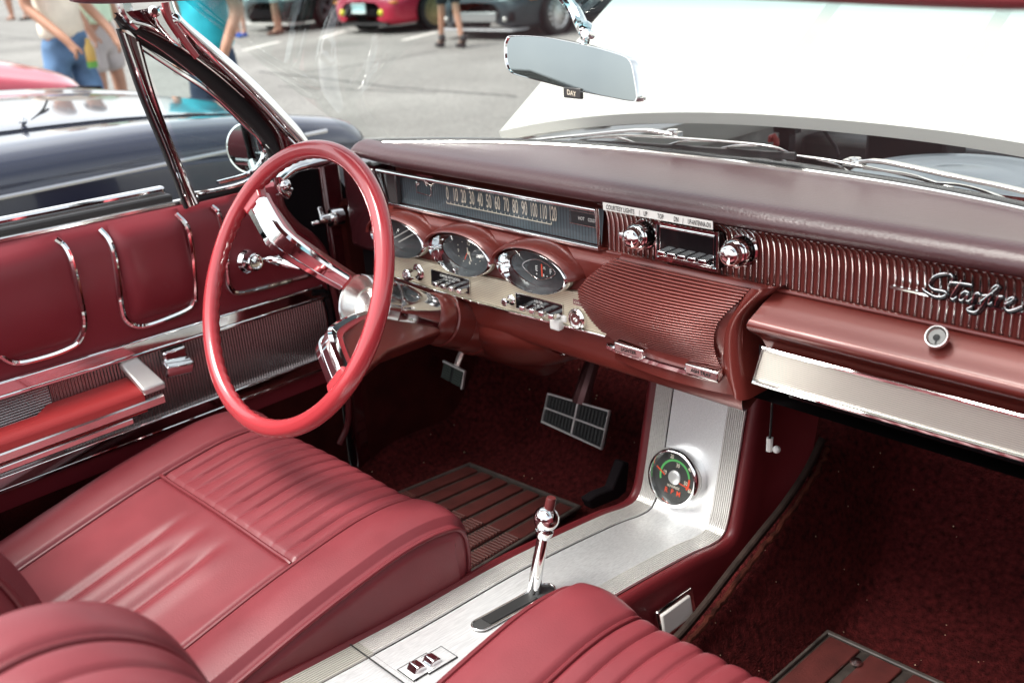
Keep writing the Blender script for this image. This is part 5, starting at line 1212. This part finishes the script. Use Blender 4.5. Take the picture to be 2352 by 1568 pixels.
# ------------------------------------------------------------------ people
def skinmesh(name, nodes, edges, m, parent, root=0, sub=2):
    me = bpy.data.meshes.new(name); me.from_pydata([tuple(n[:3]) for n in nodes], edges, [])
    ob = bpy.data.objects.new(name, me); COL.objects.link(ob)
    sk = ob.modifiers.new('skin', 'SKIN'); sk.use_smooth_shade = True
    for i, n in enumerate(nodes):
        v = me.skin_vertices[0].data[i]; r = n[3]; v.radius = (r, n[4] if len(n) > 4 else r); v.use_root = (i == root)
    sb = ob.modifiers.new('sub', 'SUBSURF'); sb.levels = sub; sb.render_levels = sub
    dg = bpy.context.evaluated_depsgraph_get(); nm = bpy.data.meshes.new_from_object(ob.evaluated_get(dg))
    bpy.data.objects.remove(ob); nm.materials.clear(); nm.materials.append(m); nm.name = name
    nm.polygons.foreach_set('use_smooth', [True]*len(nm.polygons))
    ob = bpy.data.objects.new(name, nm); COL.objects.link(ob); ob.parent = parent
    return ob
skin1 = mat('skin', (.40, .21, .14), .5, var=.08, vscale=12); skin2 = mat('skin_tan', (.42, .22, .14), .5, var=.06, vscale=12)
from mathutils import noise as mnoise
def fold(ob, amp):          # cloth folds: push the skin of a garment in and out, stretched along the fall of the cloth
    me = ob.data; ns = [v.normal.copy() for v in me.vertices]; sx = rng.uniform(0, 50)
    for v, n in zip(me.vertices, ns):
        p = Vector((v.co.x*11+sx, v.co.y*11, v.co.z*4.5)); q = Vector((v.co.x*5+sx, v.co.y*5, v.co.z*9+v.co.x*6))
        v.co += n*amp*(mnoise.noise(p)+.6*mnoise.noise(q))
    return ob
def person(label, foot, face, cloth, h=1.75, stride=.0, armfwd=.35, group=None, spread=.10, hold=False):
    """cloth: dict(top, bottom, long, shoe, hair, skin)"""
    t = thing('person', label, 'person', (foot[0], foot[1], GZ), group); t.rotation_euler = (0, 0, face); k = h/1.75
    S = lambda *n: [tuple(c*k for c in q) for q in n]
    # own frame: facing +Y, feet at z=0
    lf, rf = stride, -stride
    body = S((0, 0, .95, .105, .085), (0, .0, 1.15, .125, .09), (0, .0, 1.36, .15, .09), (0, -.01, 1.50, .06, .06), (0, .015, 1.60, .075, .085), (0, .015, 1.70, .07, .08),
             (-.085, 0, .90, .07), (-spread, lf*.5+.02, .50, .055), (-spread, lf-.02*(lf < 0), .10, .036), (-spread, lf+.10, .035, .035),
             (.085, 0, .90, .07), (spread, rf*.5+.02, .50, .055), (spread, rf, .10, .036), (spread, rf+.10, .035, .035),
             (-.19, 0, 1.42, .05), (-.23, -.02, 1.14, .040), (-.20, armfwd*.45, .95, .032), (-.18, armfwd*.6, .87, .030, .02),
             (.19, 0, 1.42, .05), (.23, -.02, 1.14, .040), (.20, armfwd*.45, .95, .032), (.18, armfwd*.6, .87, .030, .02))
    ed = [(0, 1), (1, 2), (2, 3), (3, 4), (4, 5), (0, 6), (6, 7), (7, 8), (8, 9), (0, 10), (10, 11), (11, 12), (12, 13), (2, 14), (14, 15), (15, 16), (16, 17), (2, 18), (18, 19), (19, 20), (20, 21)]
    for w_, wv in ((17, -1), (21, 1)):
        bx, by, bz = body[w_][:3]
        for q in range(4):
            i = len(body); a = (q-1.5)*.016*k
            body += [(bx+a*.6, by+a*.5+.01*k, bz-.045*k, .009*k), (bx+a*.6, by+a*.5+.0*k, bz-(.085-.008*abs(q-1.4))*k, .0075*k)]; ed += [(w_, i), (i, i+1)]
        i = len(body); body += [(bx-wv*.02*k, by+.035*k, bz-.02*k, .010*k), (bx-wv*.02*k, by+.045*k, bz-.05*k, .008*k)]; ed += [(w_, i), (i, i+1)]
    skinmesh('body', body, ed, cloth['skin'], t)
    tp = S((0, 0, cloth.get('hem', .86), .185, .14), (0, 0, 1.0, .172, .13), (0, 0, 1.2, .15, .112), (0, 0, 1.38, .165, .105), (0, 0, 1.48, .075, .07), (-.19, 0, 1.43, .070), (-.235, -.015, 1.2, .066), (.19, 0, 1.43, .070), (.235, -.015, 1.2, .066))
    fold(skinmesh('shirt', tp, [(0, 1), (1, 2), (2, 3), (3, 4), (3, 5), (5, 6), (3, 7), (7, 8)], cloth['top'], t, sub=3), .014)
    b = cloth['long']
    kz = .08 if b else cloth.get('short', .56)
    def leg(sg, f):
        pts = [(sg*.075, 0, .90, .085, .105)]
        for z in np.linspace(.78, kz, 4 if b else 2):
            yy = (f*.5+.02)*min(1, (.90-z)/.40) if z > .5 else (f*.5+.02)+(f*.5-.02)*(.5-z)/.4
            pts.append((sg*(spread*.5+.045 if z > .6 else spread), yy, z, (.062+.05*(z-.1)) if b else .088, .07+.05*(z-.1) if b else .095))
        return S(*pts)
    L1, L2 = leg(-1, lf), leg(1, rf)
    L1, L2 = L1[1:], L2[1:]; pn_ = S((0, 0, 1.02, .135, .112), (0, 0, .93, .148, .125))+L1+L2; n1 = len(L1)
    pe = [(0, 1), (1, 2)]+[(i, i+1) for i in range(2, n1+1)]+[(1, n1+2)]+[(n1+i, n1+i+1) for i in range(2, len(L2)+1)]
    fold(skinmesh('trousers' if b else 'shorts', pn_, pe, cloth['bottom'], t, sub=3), .020 if b else .012)
    for sg, f in ((-1, lf), (1, rf)):
        tall = cloth.get('boot', 0)
        nd = S((sg*spread, f-.06, .045, .046, .05), (sg*spread, f+.05, .045, .048, .045), (sg*spread, f+.15, .035, .042, .034), (sg*spread, f+.20, .030, .03, .026))
        e_ = [(0, 1), (1, 2), (2, 3)]
        if tall: nd += S((sg*spread, f-.035, .13, .060), (sg*spread, f-.03, .20, .058)); e_ += [(0, 4), (4, 5)]
        skinmesh('shoe', nd, e_, cloth['shoe'], t)
    hd_ = V(0, .015, 1.665)*k
    MB().ball(hd_+V(0, -.012, .028)*k, .098*k, 20, 12, (.86, 1.0, .92)).build('hair', cloth['hair'], t)
    mb = MB()
    for sg in (-1, 1): mb.ball(hd_+V(sg*.032, .082, .0)*k, .010*k, 10, 6)
    mb.build('eyes', 'white', t)
    MB().ball(hd_+V(0, .092, -.025)*k, .016*k, 10, 8, (.8, 1, 1.4)).ball(hd_+V(0, .080, -.062)*k, .018*k, 10, 6, (1.3, .6, .35)).ball(hd_+V(-.078, 0, -.01)*k, .022*k, 8, 6, (.4, .8, 1.2)).ball(hd_+V(.078, 0, -.01)*k, .022*k, 8, 6, (.4, .8, 1.2)).build('face', cloth['skin'], t)
    for c_ in t.children: c_.location = (0, 0, 0)
    return t
cl = lambda nm, c, r=.85: mat(nm, c, r, bump=.4, bscale=90, var=.12, vscale=8)
hair_g = mat('grey_hair', (.35, .33, .31), .7); hair_b = mat('brown_hair', (.05, .03, .02), .6)
denim = mat('blue_denim', (.10, .19, .33), .9, bump=.6, bscale=60, var=.35, vscale=7)
def gp(px): p = onz(*px, GZ); return p
def at_dist(px, d):   # foot of a person standing d metres away below a picture point
    v = ray(*px); v = v/np.linalg.norm(v); p = CAM+v*d; return p
pA = at_dist((140, 60), 8.2); pB = at_dist((222, 60), 9.0); pC = at_dist((490, 150), 6.6)
jm = person('person in a cream polo shirt and loose blue jeans holding a drink', pA, math.radians(-75), dict(top=cl('cream_polo', (.82, .75, .62)), bottom=denim, long=True, shoe=cl('grey_shoe', (.2, .2, .2)), hair=hair_g, skin=skin2, hem=.88), 1.80, .06, .55)
person('person in pale grey shorts and a mint green shirt behind the one in jeans', pB, math.radians(-60), dict(top=cl('mint_shirt', (.62, .80, .60)), bottom=cl('grey_shorts', (.45, .41, .40)), long=False, shoe=cl('brown_shoe', (.1, .06, .04)), hair=hair_b, skin=skin1, hem=.95, short=.58), 1.78, .03, .15)
person('person in a bright teal shirt and dark shorts standing behind the windscreen pillar', pC, math.radians(200), dict(top=cl('bright_teal_shirt', (.01, .36, .44)), bottom=cl('dark_denim', (.03, .05, .09)), long=False, shoe=cl('dark_shoe', (.05, .05, .05)), hair=hair_b, skin=skin2, hem=.9), 1.7, .0, .2)
cb_ = pA+V(.28, .26, 0)
bt = thing('drink_bottle', 'small amber bottle with a green base in the hand of the person in jeans', 'bottle', tuple(onp(*(207, 122), pA, unit(_f))))
bl = bt.location
MB().lathe(np.array(bl)-V(0, 0, .10), (0, 0, 1), [(0, 0), (0, .036), (.04, .036), (.13, .036), (.17, .018), (.20, .016), (.20, 0)], 18).build('bottle', mat('amber_drink', (.50, .33, .08), .2), bt)
MB().lathe(np.array(bl)-V(0, 0, .102), (0, 0, 1), [(0, .037), (.045, .037)], 18).build('bottle_label', mat('bottle_green', (.12, .35, .06), .5), bt)
pW = (gp((1015, 106))+gp((1064, 115)))/2
person('person in black shorts and black ankle boots walking past the black sports car', pW, math.radians(75), dict(top=cl('black_top', (.02, .02, .02)), bottom=cl('black_shorts', (.02, .02, .022)), long=False, shoe=cl('black_boot', (.012, .012, .013), .5), hair=hair_b, skin=skin2, hem=.92, boot=1, short=.60), 1.72, .20, .2, spread=.07)
pS = (gp((540, 84))+gp((574, 86)))/2
person('person in bright blue trainers and a white skirt in front of the black car', pS, math.radians(190), dict(top=cl('teal_top', (.03, .20, .30)), bottom=cl('navy_shorts', (.02, .03, .07)), long=False, shoe=cl('blue_trainer', (.02, .11, .50), .6), hair=hair_b, skin=skin1, hem=.9, short=.64), 1.65, .05, .2, spread=.12) if False else person('person in bright blue trainers and dark navy shorts standing on the tarmac', pS, math.radians(190), dict(top=cl('teal_top', (.03, .20, .30)), bottom=cl('navy_shorts', (.02, .03, .07)), long=False, shoe=cl('blue_trainer', (.02, .11, .50), .6), hair=hair_b, skin=skin1, hem=.9, short=.64), 1.65, .05, .2, spread=.14)
pT = gp((642, 80))
person('person in white shorts and brown sandals standing right of the blue trainers', pT, math.radians(150), dict(top=cl('white_top', (.7, .72, .7)), bottom=cl('white_shorts', (.75, .74, .70)), long=False, shoe=cl('brown_sandal', (.14, .07, .05)), hair=hair_g, skin=skin1, hem=.9, short=.56), 1.72, .04, .2, spread=.10)
p1, p2 = gp((30, 46)), gp((66, 46))
person('person with bare legs and sandals far off at the left edge', p1, math.radians(200), dict(top=cl('tan_top', (.5, .42, .3)), bottom=cl('tan_shorts', (.4, .33, .25)), long=False, shoe=cl('tan_sandal', (.35, .2, .14)), hair=hair_b, skin=skin1), 1.75, .05)
person('person in black shoes standing far off behind the cream polo shirt', p2, math.radians(170), dict(top=cl('grey_top', (.3, .3, .3)), bottom=cl('olive_shorts', (.2, .18, .12)), long=False, shoe=cl('black_shoe', (.015, .015, .016)), hair=hair_b, skin=skin1), 1.75, .08)
